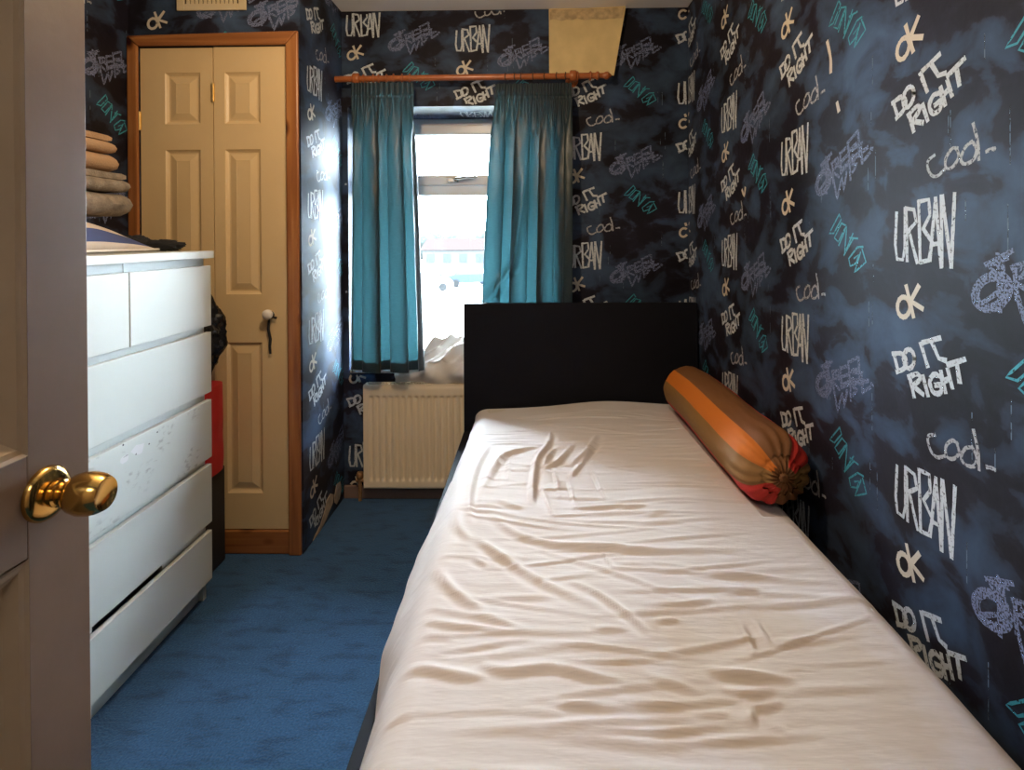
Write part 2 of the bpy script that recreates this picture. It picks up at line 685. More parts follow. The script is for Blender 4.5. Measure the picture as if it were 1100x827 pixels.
# ------------------------------------------------------------------ wallpaper writing
# hand-written strokes of the print, in metres on the wall, measured from the centre of its OK
TEXT = {
 'OK': [[(.0045,-.01),(.0021,-.0202),(-.0046,-.0283),(-.0138,-.0323),(-.0232,-.0309),(-.0302,-.0244),(-.0327,-.0146),(-.0301,-.0041),(-.0231,.0041),(-.0137,.0078),(-.0045,.0061),(.0021,-.0004),(.0045,-.01)],[(-.0055,.0307),(.0157,-.0272)],[(.0307,.0338),(.0045,-.002)],[(.0012,.0044),(.0413,-.0085)]],
 'DOIT': [[(-.0445,-.1129),(-.0302,-.1469)],[(-.0481,-.1136),(-.0196,-.1078),(-.0059,-.1185),(-.0127,-.1359),(-.0352,-.1481)],[(.0181,-.1102),(.016,-.12),(.0102,-.1281),(.0022,-.1325),(-.0059,-.1318),(-.0119,-.1262),(-.0141,-.1171),(-.0118,-.1071),(-.0058,-.0989),(.0023,-.0947),(.0103,-.0957),(.016,-.1013),(.0181,-.1102)],[(.0367,-.0766),(.0552,-.1159)],[(.043,-.0733),(.0877,-.0567)],[(.0644,-.0651),(.0848,-.0946),(.1018,-.0951)],[(.0042,-.1477),(.0173,-.1843)],[(.0008,-.1499),(.0271,-.1377),(.0334,-.147),(.0108,-.1661)],[(.0141,-.1644),(.0428,-.1728)],[(.0429,-.1382),(.0563,-.1712)],[(.0876,-.1272),(.0714,-.1282),(.0612,-.1443),(.0701,-.161),(.0876,-.1583),(.0916,-.1427),(.076,-.1468)],[(.0905,-.1182),(.1017,-.1524)],[(.1073,-.1101),(.1181,-.1398)],[(.0933,-.1361),(.1127,-.1251)],[(.1073,-.102),(.147,-.0833)],[(.1289,-.0932),(.1356,-.1253)]],
 'COOL': [[(.0747,-.2396),(.058,-.2476),(.0567,-.2609),(.0669,-.2762),(.0816,-.279),(.0987,-.2703)],[(.1313,-.2357),(.118,-.2346),(.1032,-.2501),(.1043,-.2681),(.1206,-.2666),(.1339,-.2507),(.1286,-.2347)],[(.1643,-.2294),(.1493,-.237),(.139,-.2546),(.1467,-.2653),(.1667,-.2612),(.174,-.2449),(.1667,-.2324)],[(.1667,-.1997),(.1764,-.2325),(.1787,-.262)],[(.1945,-.2510),(.2030,-.2490),(.2109,-.2487)],[(.2078,-.2485),(.2105,-.2503)]],
 'URBAN': [[(-.0343,.1786),(-.0388,.1138),(-.0332,.0839),(-.0156,.0831),(-.0087,.1051),(-.0085,.1865)],[(-.0051,.1863),(-.002,.0819)],[(-.0065,.1864),(.0181,.1829),(.0245,.1585),(.0015,.1412)],[(.0029,.1412),(.0263,.0795)],[(.031,.1975),(.0352,.0799)],[(.031,.1975),(.0589,.2),(.0618,.1701),(.0435,.145)],[(.0435,.145),(.0677,.1193),(.0586,.0852),(.0371,.0809)],[(.0767,.2009),(.0617,.0853)],[(.0767,.2009),(.0908,.0741)],[(.0677,.1151),(.0881,.1174)],[(.0939,.2038),(.1158,.0754)],[(.1158,.0754),(.124,.2056)],[(.0922,.2039),(.092,.0762)]],
 'SCRIB': [[(.2417,.0489),(.2367,.0332),(.2233,.0189),(.2045,.0097),(.1852,.0083),(.1708,.0154),(.1656,.0291),(.171,.0457),(.1855,.0603),(.2047,.0689),(.2235,.0695),(.2369,.0622),(.2417,.0489)],[(.2289,.0446),(.2254,.033),(.2158,.0226),(.2026,.0161),(.1891,.0153),(.1792,.0206),(.1755,.0307),(.1793,.0427),(.1893,.0533),(.2028,.0596),(.216,.0599),(.2255,.0544),(.2289,.0446)],[(.2346,.0954),(.1972,.082),(.216,.0667),(.2344,.0519),(.1872,.0198)],[(.2162,.101),(.2204,.0093)],[(.1924,.0833),(.2437,.107)],[(.2481,.0841),(.2523,.0326)],[(.2436,.0806),(.2744,.0927),(.2744,.0762),(.248,.0602),(.2785,.0445)],[(.283,.1017),(.287,.0515)],[(.283,.0993),(.3081,.1097)],[(.2855,.079),(.3121,.0901)],[(.2871,.0538),(.316,.0683)],[(.3163,.123),(.3241,.0704)],[(.3162,.1207),(.3556,.1404)],[(.3202,.0989),(.3517,.113)],[(.3241,.0727),(.3592,.0905)],[(.3594,.1412),(.363,.0937)],[(.3361,.1004),(.3743,.1118),(.3592,.0883),(.3924,.0968)],[(.2524,.0422),(.2697,-.0097),(.2912,.0433),(.2994,.0087),(.3119,.0535)],[(.3241,.0704),(.3279,.033)],[(.3515,.082),(.332,.068),(.3553,.0653),(.3359,.0488)],[(.3705,.1043),(.3741,.066)],[(.3705,.0868),(.396,.0977)],[(.3741,.066),(.4031,.0846)],[(.4074,.0938),(.413,.0918)],[(.2254,.0884),(.2343,.0325)],[(.2613,.0777),(.2955,.0629),(.336,.087),(.3741,.0813)]],
 'DONT': [[(.2781,-.0469),(.232,-.093),(.2536,-.0934),(.2866,-.0604),(.2781,-.0469)],[(.2883,-.0691),(.2562,-.1043),(.2736,-.1143),(.309,-.0755),(.2883,-.0691)],[(.2761,-.1227),(.3114,-.0769),(.3013,-.1428),(.3369,-.0944)],[(.3234,-.1042),(.3562,-.1059)],[(.3393,-.1047),(.2988,-.1461)],[(.3771,-.1245),(.3546,-.1261),(.3192,-.1536),(.3256,-.1712),(.3507,-.1624),(.3599,-.1428),(.3414,-.1521)],[(.3674,-.1374),(.3429,-.1846),(.388,-.1587),(.3734,-.1304)]],
}
STYLE = {'OK': ('ink_cream', .0105), 'DOIT': ('ink_white', .0100), 'COOL': ('ink_grey', .0065), 'URBAN': ('ink_white', .0085),
         'SCRIB': ('ink_lilac', .0085), 'DONT': ('ink_teal', .0045)}
INKS = ['ink_white', 'ink_cream', 'ink_grey', 'ink_teal', 'ink_lilac', 'ink_drip']
REPEAT = .5208


def resample(pts, step, curved):
    P = [Vector((p[0], p[1])) for p in pts]
    if curved and len(P) > 2:
        closed = (P[0] - P[-1]).length < 1e-4
        Q = []
        n = len(P)
        for i in range(n - 1):
            p0 = P[i - 1] if i > 0 else (P[-2] if closed else P[0] * 2 - P[1])
            p3 = P[i + 2] if i + 2 < n else (P[1] if closed else P[-1] * 2 - P[-2])
            for k in range(5):
                t = k / 5
                Q.append(.5 * ((2 * P[i]) + (P[i + 1] - p0) * t + (2 * p0 - 5 * P[i] + 4 * P[i + 1] - p3) * t * t + (3 * P[i] - p0 - 3 * P[i + 1] + p3) * t ** 3))
        Q.append(P[-1])
        P = Q
    out = [P[0]]
    for a, b in zip(P, P[1:]):
        m = max(1, int((b - a).length / step))
        for k in range(1, m + 1):
            out.append(a.lerp(b, k / m))
    return out


LAYER = [0]


def stroke(mb, place, pts, w, inside, mat, curved=True):
    LAYER[0] = (LAYER[0] + 1) % 40
    lift = LAYER[0] * 1.2e-5
    P = resample(pts, .012, curved)
    if len(P) < 2:
        return
    L, R = [], []
    for i, p in enumerate(P):
        t = P[min(i + 1, len(P) - 1)] - P[max(i - 1, 0)]
        if t.length < 1e-6:
            t = Vector((1, 0))
        t.normalize()
        n = Vector((-t.y, t.x)) * w * .5 * random.uniform(.86, 1.14)
        ext = t * w * .35 * (-1 if i == 0 else 1 if i == len(P) - 1 else 0)
        L.append(p + n + ext)
        R.append(p - n + ext)
    for i in range(len(P) - 1):
        if all(inside(q.x, q.y) for q in (L[i], R[i], L[i + 1], R[i + 1])):
            mb.quad(*[place(q.x, q.y, lift) for q in (L[i], R[i], R[i + 1], L[i + 1])], mat)


def write_wall(mb, place, inside, columns, z0, z1, first_mat):
    """columns: (s of the OK, its height, which words or None)"""
    layer = 0
    for s0, zok, kinds in columns:
        k0 = math.floor((z0 - zok) / REPEAT) - 1
        k1 = math.ceil((z1 - zok) / REPEAT) + 1
        for k in range(k0, k1 + 1):
            zz = zok + k * REPEAT
            for word, strokes in TEXT.items():
                if kinds and word not in kinds:
                    continue
                ink_, w = STYLE[word]
                for st in strokes:
                    stroke(mb, place, [(s0 + a, zz + b) for a, b in st], w, inside, first_mat + INKS.index(ink_), word == 'COOL' or len(st) > 10 or (word == 'DOIT' and len(st) > 3))
            if not kinds:
                rnd = random.Random(int(s0 * 1000) + k)
                for q in range(7):
                    a = s0 + rnd.choice((.12, .16, .20, .24, .40, .42)) + rnd.uniform(-.012, .012)
                    b = zz - rnd.uniform(.0, .5)
                    stroke(mb, place, [(a, b), (a, b - rnd.uniform(.03, .10))], .0022, inside, first_mat + 5, False)


WALL_MATS = [M['paper']] + [M[i] for i in INKS] + [M['plaster']]

# ------------------------------------------------------------------ the room
XR, YB, XC, YC, XL, HC = .7507, 2.714, -.9145, 2.224, -1.604, 2.3512
WX0, WX1, WZ0, WZ1 = -.886, .10, .60, 1.890          # window opening
YF = 3.0                                             # front of the window frame
YN = -.10                                            # inner face of the wall by the camera
HY = -1.25                                           # end of the hall behind

m = MB()
m.box(XL - .1, XR + .1, HY, YB + .36, -.1, 0)
struct(m.build('floor', M['carpet']))
m = MB()
m.box(XL - .1, XR + .1, HY, YB + .36, HC, HC + .1)
struct(m.build('ceiling', M['ceiling']))

EPS = .0006
# right wall
m = MB()
m.box(XR, XR + .1, YN, YB + .36, 0, HC)
write_wall(m, lambda s, z, e=0: (XR - EPS - e, -s, z), lambda s, z: -YB + .004 < s < -YN and .01 < z < HC - .005,
           [(-2.727, 1.81, None), (-2.197, 1.5804, None), (-1.667, 1.3546, None), (-1.1374, 1.1228, None), (-.607, .89, None), (-.077, .66, None)], 0, HC, 1)
# flecks of cream paint
for pts in ([(-1.44, 1.745), (-1.425, 1.70), (-1.424, 1.665)], [(-2.02, 1.42), (-2.0, 1.40), (-1.99, 1.425)], [(-1.395, 1.58), (-1.388, 1.56)]):
    stroke(m, lambda s, z, e=0: (XR - EPS * 2.2 - e, -s, z), pts, .012, lambda s, z: True, 2, True)
struct(m.build('wall_right', WALL_MATS, fix=False))

# window wall
m = MB()
m.box(XC - .1, WX0, YB, YB + .36, 0, HC)
m.box(WX1, XR, YB, YB + .36, 0, HC)
m.box(WX0, WX1, YB, YB + .36, 0, WZ0)
m.box(WX0, WX1, YB, YB + .36, WZ1, HC)


def back_inside(s, z):
    if not (XC + .003 < s < XR - .003 and .06 < z < HC - .004):
        return False
    return not (WX0 - .002 < s < WX1 + .002 and WZ0 - .002 < z < WZ1 + .002)


write_wall(m, lambda s, z, e=0: (s, YB - EPS - e, z), back_inside, [(-.851, 2.152, None), (-.322, 2.073, None), (.211, 2.07, None), (.742, 1.809, None)], 0, HC, 1)
write_wall(m, lambda s, z, e=0: (s, z, WZ1 - EPS - e), lambda s, z: WX0 < s < WX1 and YB + .004 < z < YF - .004,
           [(-.851, 2.87, ('URBAN', 'SCRIB')), (-.322, 2.76, ('URBAN', 'SCRIB'))], YB, YF, 1)
struct(m.build('wall_back', WALL_MATS, fix=False))

# cupboard wall: the front round the door and the side facing the bed
DX0, DX1, DZ1 = -1.562, -.966, 2.022
m = MB()
m.box(XL, DX0, YC, YC + .06, 0, HC)
m.box(DX1, XC, YC, YC + .06, 0, HC)
m.box(DX0, DX1, YC, YC + .06, DZ1, HC)
m.box(XC - .05, XC, YC + .06, YB, 0, HC)
write_wall(m, lambda s, z, e=0: (s, YC - EPS - e, z), lambda s, z: XL + .003 < s < XC - .003 and 2.03 < z < HC - .003,
           [(-1.49, 2.127, ('OK', 'SCRIB', 'DONT')), (-1.287, 2.093, ('SCRIB',)), (-1.49, 2.17, ('URBAN',))], 2, HC, 1)
write_wall(m, lambda s, z, e=0: (XC + EPS + e, s, z), lambda s, z: YC + .003 < s < YB - .003 and .03 < z < HC - .003,
           [(2.33, 1.26, None)], 0, HC, 1)


def patch(m, pts, x):
    """torn paper: the plaster shows, with a thickness of its own"""
    o = len(m.v)
    n = len(pts)
    m.add([(x, y, z) for y, z in pts] + [(x - .002, y, z) for y, z in pts],
          [tuple(range(n))] + [(i, (i + 1) % n, n + (i + 1) % n, n + i) for i in range(n)], 7)


patch(m, [(2.315, .003), (2.34, .012), (2.40, .028), (2.45, .062), (2.475, .098), (2.52, .106), (2.565, .082), (2.55, .05), (2.47, .018), (2.40, .003)], XC + .0025)
patch(m, [(2.575, .075), (2.60, .112), (2.65, .105), (2.665, .065), (2.64, .028), (2.60, .02), (2.575, .04)], XC + .0025)
struct(m.build('wall_closet', WALL_MATS, fix=False))

# left wall
m = MB()
m.box(XL - .1, XL, YN, YC + .5, 0, HC)
write_wall(m, lambda s, z, e=0: (XL + EPS + e, s, z), lambda s, z: YN + .01 < s < YC - .003 and .02 < z < HC - .003,
           [(1.823, 1.848, None), (1.293, 1.60, None), (.763, 1.85, None), (.233, 1.6, None)], 0, HC, 1)
struct(m.build('wall_left', WALL_MATS, fix=False))

# wall with the doorway the camera stands in, and the hall behind
m = MB()
m.box(XL, -.60, YN - .1, YN, 0, HC)
m.box(.21, XR, YN - .1, YN, 0, HC)
m.box(-.60, .21, YN - .1, YN, 2.03, HC)
struct(m.build('wall_front', M['paper']))
m = MB()
m.box(-1.0, -.9, HY, YN - .1, 0, HC)
m.box(.6, .7, HY, YN - .1, 0, HC)
m.box(-1.0, .7, HY - .1, HY, 0, HC)
struct(m.build('wall_hall', M['hall']))
# back of the cupboard
m = MB()
m.box(XL, XC - .05, YC + .5, YC + .53, 0, HC)
struct(m.build('wall_cupboard', M['hall']))

m = MB()
m.box(XC + .002, XR, YB - .016, YB - .0008, 0, .062)
struct(m.build('baseboard_back', M['skirting'], bevel=.004))

# ------------------------------------------------------------------ window
win = structure_root('window_1', (-.393, YF, WZ0))
FT = .052
m = MB()
m.box(WX0, WX0 + FT, YF, YF + .06, WZ0, WZ1)
m.box(WX1 - FT, WX1, YF, YF + .06, WZ0, WZ1)
m.box(WX0 + FT, WX1 - FT, YF, YF + .06, WZ0, WZ0 + .06)
m.box(WX0 + FT, WX1 - FT, YF, YF + .06, WZ1 - .04, WZ1)
m.box(WX0 + FT, WX1 - FT, YF, YF + .06, 1.483, 1.54)
m.build('window_frame', M['upvc'], win, bevel=.006)
m = MB()
sx0, sx1, sz0, sz1 = WX0 + FT - .006, WX1 - FT + .006, 1.534, WZ1 - .034
m.box(sx0, sx0 + .05, YF - .016, YF + .05, sz0, sz1)
m.box(sx1 - .05, sx1, YF - .016, YF + .05, sz0, sz1)
m.box(sx0 + .05, sx1 - .05, YF - .016, YF + .05, sz0, sz0 + .055)
m.box(sx0 + .05, sx1 - .05, YF - .016, YF + .05, sz1 - .052, sz1)
m.build('fanlight_sash', M['upvc'], win, bevel=.008, seg=3)
m = MB()
m.box(sx0 + .045, sx1 - .045, YF + .02, YF + .026, sz0 + .05, sz1 - .05)
m.build('fanlight_pane', M['glass'], win)
m = MB()
m.box(WX0 + FT - .004, WX1 - FT + .004, YF + .02, YF + .026, WZ0 + .056, 1.487)
m.build('lower_pane', M['glass'], win)
m = MB()
m.box(-.445, -.385, YF - .030, YF - .0165, 1.549, 1.572)
m.tube([(-.405, YF - .03, 1.562), (-.395, YF - .048, 1.566), (-.34, YF - .050, 1.572), (-.285, YF - .048, 1.574)], [.009, .009, .007, .005], 10)
m.build('window_handle', M['metal'], win, bevel=.003)
m = MB()
m.box(WX0 + .002, WX1 - .002, YB + .002, YF - .001, WZ0 + .0005, WZ0 + .022)
struct(m.build('trim_1', M['upvc'], bevel=.006))

# ------------------------------------------------------------------ cupboard door
cd = structure_root('door_1', ((DX0 + DX1) / 2, YC, 0))
AX0, AX1, AZ = XL + .002, XC - .004, 2.064
m = MB()
yf = YC - .016


def bar(m, pts, y0, y1):
    """mitred board: a quad in x,z with thickness y0..y1"""
    m.add([(x, y0, z) for x, z in pts] + [(x, y1, z) for x, z in pts],
          [(0, 1, 2, 3), (7, 6, 5, 4), (0, 4, 5, 1), (1, 5, 6, 2), (2, 6, 7, 3), (3, 7, 4, 0)])


bar(m, [(AX0, 0), (DX0 + .002, 0), (DX0 + .002, DZ1), (AX0, AZ)], yf, YC - .001)
m.build('door_frame_post', M['pine_z'], cd, bevel=.005)
m = MB()
bar(m, [(DX1 - .002, 0), (AX1, 0), (AX1, AZ + .012), (DX1 - .002, DZ1)], yf, YC - .001)
m.build('door_frame_post', M['pine_z'], cd, bevel=.005)
m = MB()
bar(m, [(AX0, AZ), (DX0 + .002, DZ1), (DX1 - .002, DZ1), (AX1, AZ + .012)], yf, YC - .001)
m.build('door_frame_head', M['pine_x'], cd, bevel=.005)
m = MB()
m.box(DX0 + .0025, DX1 - .0025, YC - .006, YC + .02, .001, .094)
m.build('threshold_board', M['pine_x'], cd, bevel=.004)


def closet_leaf(x0, x1, z0, z1, panels):
    m = MB()
    y = YC + .002
    xs = sorted({x0, x1} | {v for p in panels for v in p[:2]})
    zs = sorted({z0, z1} | {v for p in panels for v in p[2:]})
    for a, b in zip(xs, xs[1:]):
        for c, d in zip(zs, zs[1:]):
            if not any(p[0] <= a and b <= p[1] and p[2] <= c and d <= p[3] for p in panels):
                m.quad((a, y, c), (b, y, c), (b, y, d), (a, y, d))
    for a, b, c, d in panels:
        prev = None
        for ins, dep in ((0, 0), (.004, .004), (.012, .009), (.018, .009), (.044, .0015), (.047, .002)):
            ring = [(a + ins, y + dep, c + ins), (b - ins, y + dep, c + ins), (b - ins, y + dep, d - ins), (a + ins, y + dep, d - ins)]
            if prev:
                for k in range(4):
                    m.quad(prev[k], prev[(k + 1) % 4], ring[(k + 1) % 4], ring[k])
            prev = ring
        m.quad(*prev)
    yb = y + .034
    m.quad((x0, yb, z0), (x0, yb, z1), (x1, yb, z1), (x1, yb, z0))
    for (a, b), (c, d) in (((x0, z0), (x1, z0)), ((x1, z0), (x1, z1)), ((x1, z1), (x0, z1)), ((x0, z1), (x0, z0))):
        m.quad((a, y, b), (a, yb, b), (c, yb, d), (c, y, d))
    return m.build('door_leaf', M['cream_door'], cd, weld=True)


closet_leaf(DX0 + .004, -1.2665, .098, 2.017, [(-1.459, -1.317, 1.714, 1.919), (-1.459, -1.317, 1.035, 1.612), (-1.459, -1.317, .241, .843)])
leaf2 = closet_leaf(-1.2625, DX1 - .004, .098, 2.019, [(-1.219, -1.076, 1.714, 1.919), (-1.219, -1.076, 1.035, 1.612), (-1.219, -1.076, .241, .843)])
for hx, hz in ((-1.2645, 1.838), (DX0 + .002, 1.728)):
    m = MB()
    m.box(hx - .006, hx + .006, YC - .003, YC + .004, hz - .035, hz + .035)
    m.tube([(hx, YC - .004, hz - .037), (hx, YC - .004, hz + .037)], .004, 10)
    m.build('hinge', M['brass_dull'], cd)
m = MB()
KX, KZ = -1.038, .958
m.lathe([(0, .010), (.012, .009), (.018, .014), (.026, .0195), (.036, .0205), (.043, .017), (.047, .008), (.048, .001)], (KX, YC + .001, KZ), (0, -1, 0), 24)
m.build('door_knob', M['white_knob'], cd, smooth=60)
m = MB()
m.torus((KX + .002, YC - .010, KZ - .003), (0, 1, .15), .013, .0035, 20, 8)
m.tube([(KX + .010, YC - .010, KZ - .012), (KX + .026, YC - .012, KZ - .016)], [.003, .0055], 8)
m.tube([(KX - .003, YC - .011, KZ - .015), (KX - .006, YC - .012, KZ - .06), (KX + .001, YC - .010, KZ - .10), (KX - .001, YC - .011, KZ - .13), (KX + .001, YC - .010, KZ - .158)], [.004, .0055, .0055, .005, .004], 8)
tag(m.build('hanging_cord', M['black_cloth'], smooth=60), 'short black cord looped over the white cupboard door knob', 'cord')

# ------------------------------------------------------------------ room door, standing open beside the camera
rd = structure_root('door_2', (-.574, .34, 0))
dx, dt = -.554, .040
y0, y1, dtop = -.065, .693, 1.98
sy0, sy1 = y0 + .09, .607
m = MB()
for a, b, c, d in ((y0, sy0, .008, dtop), (sy1, y1, .008, dtop)):
    m.box(dx - dt, dx, a, b, c, d)
for c, d in ((.008, .20), (.905, 1.018), (dtop - .11, dtop)):
    m.box(dx - dt, dx, sy0, sy1, c, d)
m.build('door_leaf', M['old_door'], rd, bevel=.0015)
for c, d in ((.20, .905), (1.018, dtop - .11)):
    m = MB()
    prev = None
    for ins, dep in ((0, -.001), (.004, .001), (.010, .002), (.020, .010), (.026, .012), (.030, .014)):
        ring = [(dx - dep, sy0 + ins, c + ins), (dx - dep, sy1 - ins, c + ins), (dx - dep, sy1 - ins, d - ins), (dx - dep, sy0 + ins, d - ins)]
        if prev:
            for k in range(4):
                m.quad(prev[k], prev[(k + 1) % 4], ring[(k + 1) % 4], ring[k])
        prev = ring
    m.build('panel_bead', M['lit_bead'], rd, weld=True, fix=False)
    m = MB()
    m.box(dx - .026, dx - .014, sy0 + .002, sy1 - .002, c + .002, d - .002)
    m.build('door_panel', M['old_door'], rd)
kp = (dx, .629, .967)
m = MB()
m.lathe([(0, .0305), (.003, .0305), (.007, .0285), (.010, .0235), (.0125, .016)], kp, (1, 0, 0), 40)
rose = m.build('knob_rose', M['brass'], rd, smooth=50)
m = MB()
m.lathe([(.010, .0145), (.018, .0150), (.0195, .0125), (.025, .0125), (.029, .0165), (.036, .0212), (.045, .0238), (.054, .0238), (.062, .0222), (.0685, .0192), (.0705, .0178), (.0700, .0165), (.0690, .0150), (.0690, .001)], kp, (1, 0, 0), 40)
m.build('door_knob', M['brass'], rd, smooth=50)
# ------------------------------------------------------------------ bed
bed = thing('bed_frame', 'black-brown single bed frame with tall plain headboard beside the patterned wall', 'bed', (.216, 1.5, 0))
BX0, BX1 = -.309, .741
m = MB()
m.box(BX0, BX1, 2.532, 2.572, .0, .9585)
m.build('headboard', M['black_wood'], bed, bevel=.002)
for a, b in ((BX0, BX0 + .034), (BX1 - .062, BX1)):
    m = MB()
    m.box(a, b, .47, 2.531, .16, .385)
    m.build('side_rail', M['black_wood'], bed, bevel=.002)
m = MB()
m.box(BX0, BX1, .43, .469, 0, .385)
m.build('footboard', M['black_wood'], bed, bevel=.002)
for a in (BX0 + .063, BX1 - .093):
    m = MB()
    m.box(a, a + .03, .48, 2.52, .22, .25)
    m.build('slat_bearer', M['black_wood'], bed)
for k in range(13):
    m = MB()
    y = .56 + k * .155
    m.box(BX0 + .063, BX1 - .063, y - .035, y + .035, .251, .268)
    m.build('slat', M['plaster'], bed)

# ------------------------------------------------------------------ mattress with its fitted sheet
FX0, FX1, FY0, FY1 = -.236, .668, .478, 2.526
ZT, ZB, RE = .556, .33, .055
mat = thing('mattress', 'single mattress in a rumpled off-white fitted sheet on the black bed frame', 'mattress', (.216, 1.5, .27))
m = MB()
m.box(FX0 + .02, FX1 - .02, FY0 + .02, FY1 - .02, .27, .50)
m.build('mattress_core', M['mattress'], mat, bevel=.03, seg=3)
FOLDS = [([(-.144,1.916),(-.17,1.722),(-.171,1.533),(-.151,1.362)],.012,.007),([(.032,1.889),(-.081,1.819),(-.119,1.708),(-.141,1.533)],.016,.01),([(.061,2.036),(.053,1.908),(.011,1.754),(-.002,1.546),(.0,1.477)],.012,.014),([(.072,1.872),(.016,1.708)],.012,.01),([(.136,1.908),(.074,1.754),(.023,1.708)],.012,.01),([(.229,2.006),(.178,1.854),(.104,1.724)],.014,.012),([(.239,1.966),(.142,1.739),(.105,1.644)],.01,.008),([(.114,1.472),(.2,1.478),(.306,1.479)],.012,.006),([(.111,1.429),(.211,1.445),(.344,1.436)],.012,.006),([(-.094,1.487),(-.023,1.46)],.012,.006),([(-.117,1.443),(-.046,1.344),(.044,1.296),(.173,1.28),(.299,1.253)],.016,.009),([(-.13,1.308),(-.079,1.25),(-.02,1.208)],.014,.007),([(-.221,1.509),(-.179,1.353),(-.143,1.299)],.014,.006),([(.01,1.651),(.054,1.418)],.006,.004),([(.061,1.754),(.074,1.511)],.006,.004),([(.102,1.694),(.112,1.445)],.006,.004),([(.175,1.755),(.198,1.501)],.007,.004),([(-.073,1.786),(-.071,1.596)],.008,.003),([(-.128,1.307),(-.06,1.229),(.034,1.132),(.131,1.058)],.014,.008),([(-.237,1.227),(-.154,1.113),(-.083,1.052)],.014,.009),([(-.125,1.048),(-.072,1.033),(-.005,.997)],.01,.006),([(-.21,1.031),(-.126,1.014),(-.02,1.001)],.01,.006),([(-.202,.992),(-.137,.986)],.009,.004),([(-.219,.915),(-.173,.915),(-.116,.899),(-.071,.891)],.012,.008),([(-.092,.925),(-.045,.905),(.027,.909),(.109,.89)],.012,.008),([(-.024,.957),(.118,.959)],.011,.004),([(-.236,.815),(-.177,.827)],.008,.004),([(.008,.837),(.102,.833)],.009,.004),([(-.025,.822),(.048,.818)],.008,.003),([(.007,.795),(.086,.8)],.009,.003),([(-.103,1.1),(.065,1.094)],.012,.004),([(-.133,1.228),(-.095,1.202)],.01,.007),([(.065,1.291),(.16,1.279),(.258,1.259),(.359,1.265),(.491,1.276)],.014,.007),([(.17,1.209),(.253,1.204)],.01,.005),([(.325,1.168),(.42,1.174),(.509,1.165)],.012,.006),([(.364,1.115),(.458,1.13)],.01,.005),([(.201,1.068),(.294,1.078),(.352,1.096)],.01,.007),([(.22,1.023),(.265,1.032)],.009,.006),([(.07,1.151),(.126,1.103),(.178,1.035),(.207,.989)],.01,.007),([(.103,.999),(.167,1.0)],.009,.005),([(.04,.906),(.087,.891),(.156,.88)],.01,.005),([(.169,.898),(.217,.881),(.263,.864)],.01,.005),([(.273,.912),(.338,.906),(.418,.893)],.012,.011),([(.284,.873),(.333,.868),(.384,.88)],.009,.006),([(.315,.846),(.34,.841),(.377,.854)],.008,.006),([(.322,.84),(.311,.805)],.007,.006),([(.233,.824),(.292,.83)],.008,.004),([(.333,.803),(.359,.803)],.008,.004),([(.118,.843),(.229,.842)],.009,.004),([(.036,.834),(.125,.833)],.009,.004),([(.404,1.037),(.403,.969)],.009,.004),([(.376,1.037),(.369,.935)],.009,.004),([(.147,1.285),(.176,1.162)],.006,.003)]


def edge_coords(a, b, n):
    """positions across the bed with the drop of the rounded edge: skirt, rounding, flat, rounding, skirt"""
    out = [(a, ZT - ZB), (a, (ZT - ZB) * .66), (a, RE + .02)]
    for k in range(9):
        t = k / 8 * PI / 2
        out.append((a + RE * (1 - math.cos(t)), RE * (1 - math.sin(t))))
    for k in range(1, n):
        out.append((a + RE + (b - a - 2 * RE) * k / n, 0))
    for k in range(9):
        t = (1 - k / 8) * PI / 2
        out.append((b - RE * (1 - math.cos(t)), RE * (1 - math.sin(t))))
    return out + [(b, RE + .02), (b, (ZT - ZB) * .66), (b, ZT - ZB)]


ux = edge_coords(FX0, FX1, 165)
uy = edge_coords(FY0, FY1, 360)
GX = np.array([p[0] for p in ux])[None, :].repeat(len(uy), 0)
GY = np.array([p[0] for p in uy])[:, None].repeat(len(ux), 1)
DX = np.array([p[1] for p in ux])[None, :]
DY = np.array([p[1] for p in uy])[:, None]
drop = np.minimum(np.sqrt(DX ** 2 + DY ** 2), ZT - ZB)


def npstep(a, b, x):
    t = np.clip((x - a) / (b - a), 0, 1)
    return t * t * (3 - 2 * t)


H = np.zeros_like(GX)
H -= .030 * npstep(1.9, 2.5, GY)
H -= .030 * npstep(1.95, 2.5, GY) * npstep(.35, -.22, GX)
H += .006 * np.sin(GX * 5 + .5) * np.sin(GY * 3.1) + .004 * np.sin(GX * 11 - GY * 6)
for pts, w, h in FOLDS:
    best = np.full(GX.shape, 9.)
    sgn = np.zeros_like(GX)
    along = np.zeros_like(GX)
    P = [Vector(p) for p in resample(pts, .03, True)]
    n = len(P) - 1
    for i in range(n):
        a, b = P[i], P[i + 1]
        d = b - a
        l2 = max(d.length_squared, 1e-9)
        t = np.clip(((GX - a.x) * d.x + (GY - a.y) * d.y) / l2, 0, 1)
        ex, ey = GX - (a.x + t * d.x), GY - (a.y + t * d.y)
        dist = np.sqrt(ex ** 2 + ey ** 2)
        cr = np.sign(d.x * ey - d.y * ex)
        up = dist < best
        best = np.where(up, dist, best)
        sgn = np.where(up, cr, sgn)
        along = np.where(up, (i + t) / n, along)
    s = best * sgn
    fade = np.sin(np.clip(along, 0, 1) * PI) ** .9
    h = h * (.95 if P[0].y > 1.45 else .68)
    # the fold is a ridge with a hollow on the side towards the foot of the bed
    d0 = P[-1] - P[0]
    side = -1. if d0.x > 0 else 1.
    H += fade * h * (np.exp(-(s / (.72 * w)) ** 2) - .5 * np.exp(-((s - side * 1.3 * w) / (.75 * w)) ** 2))
rng = np.random.RandomState(3)
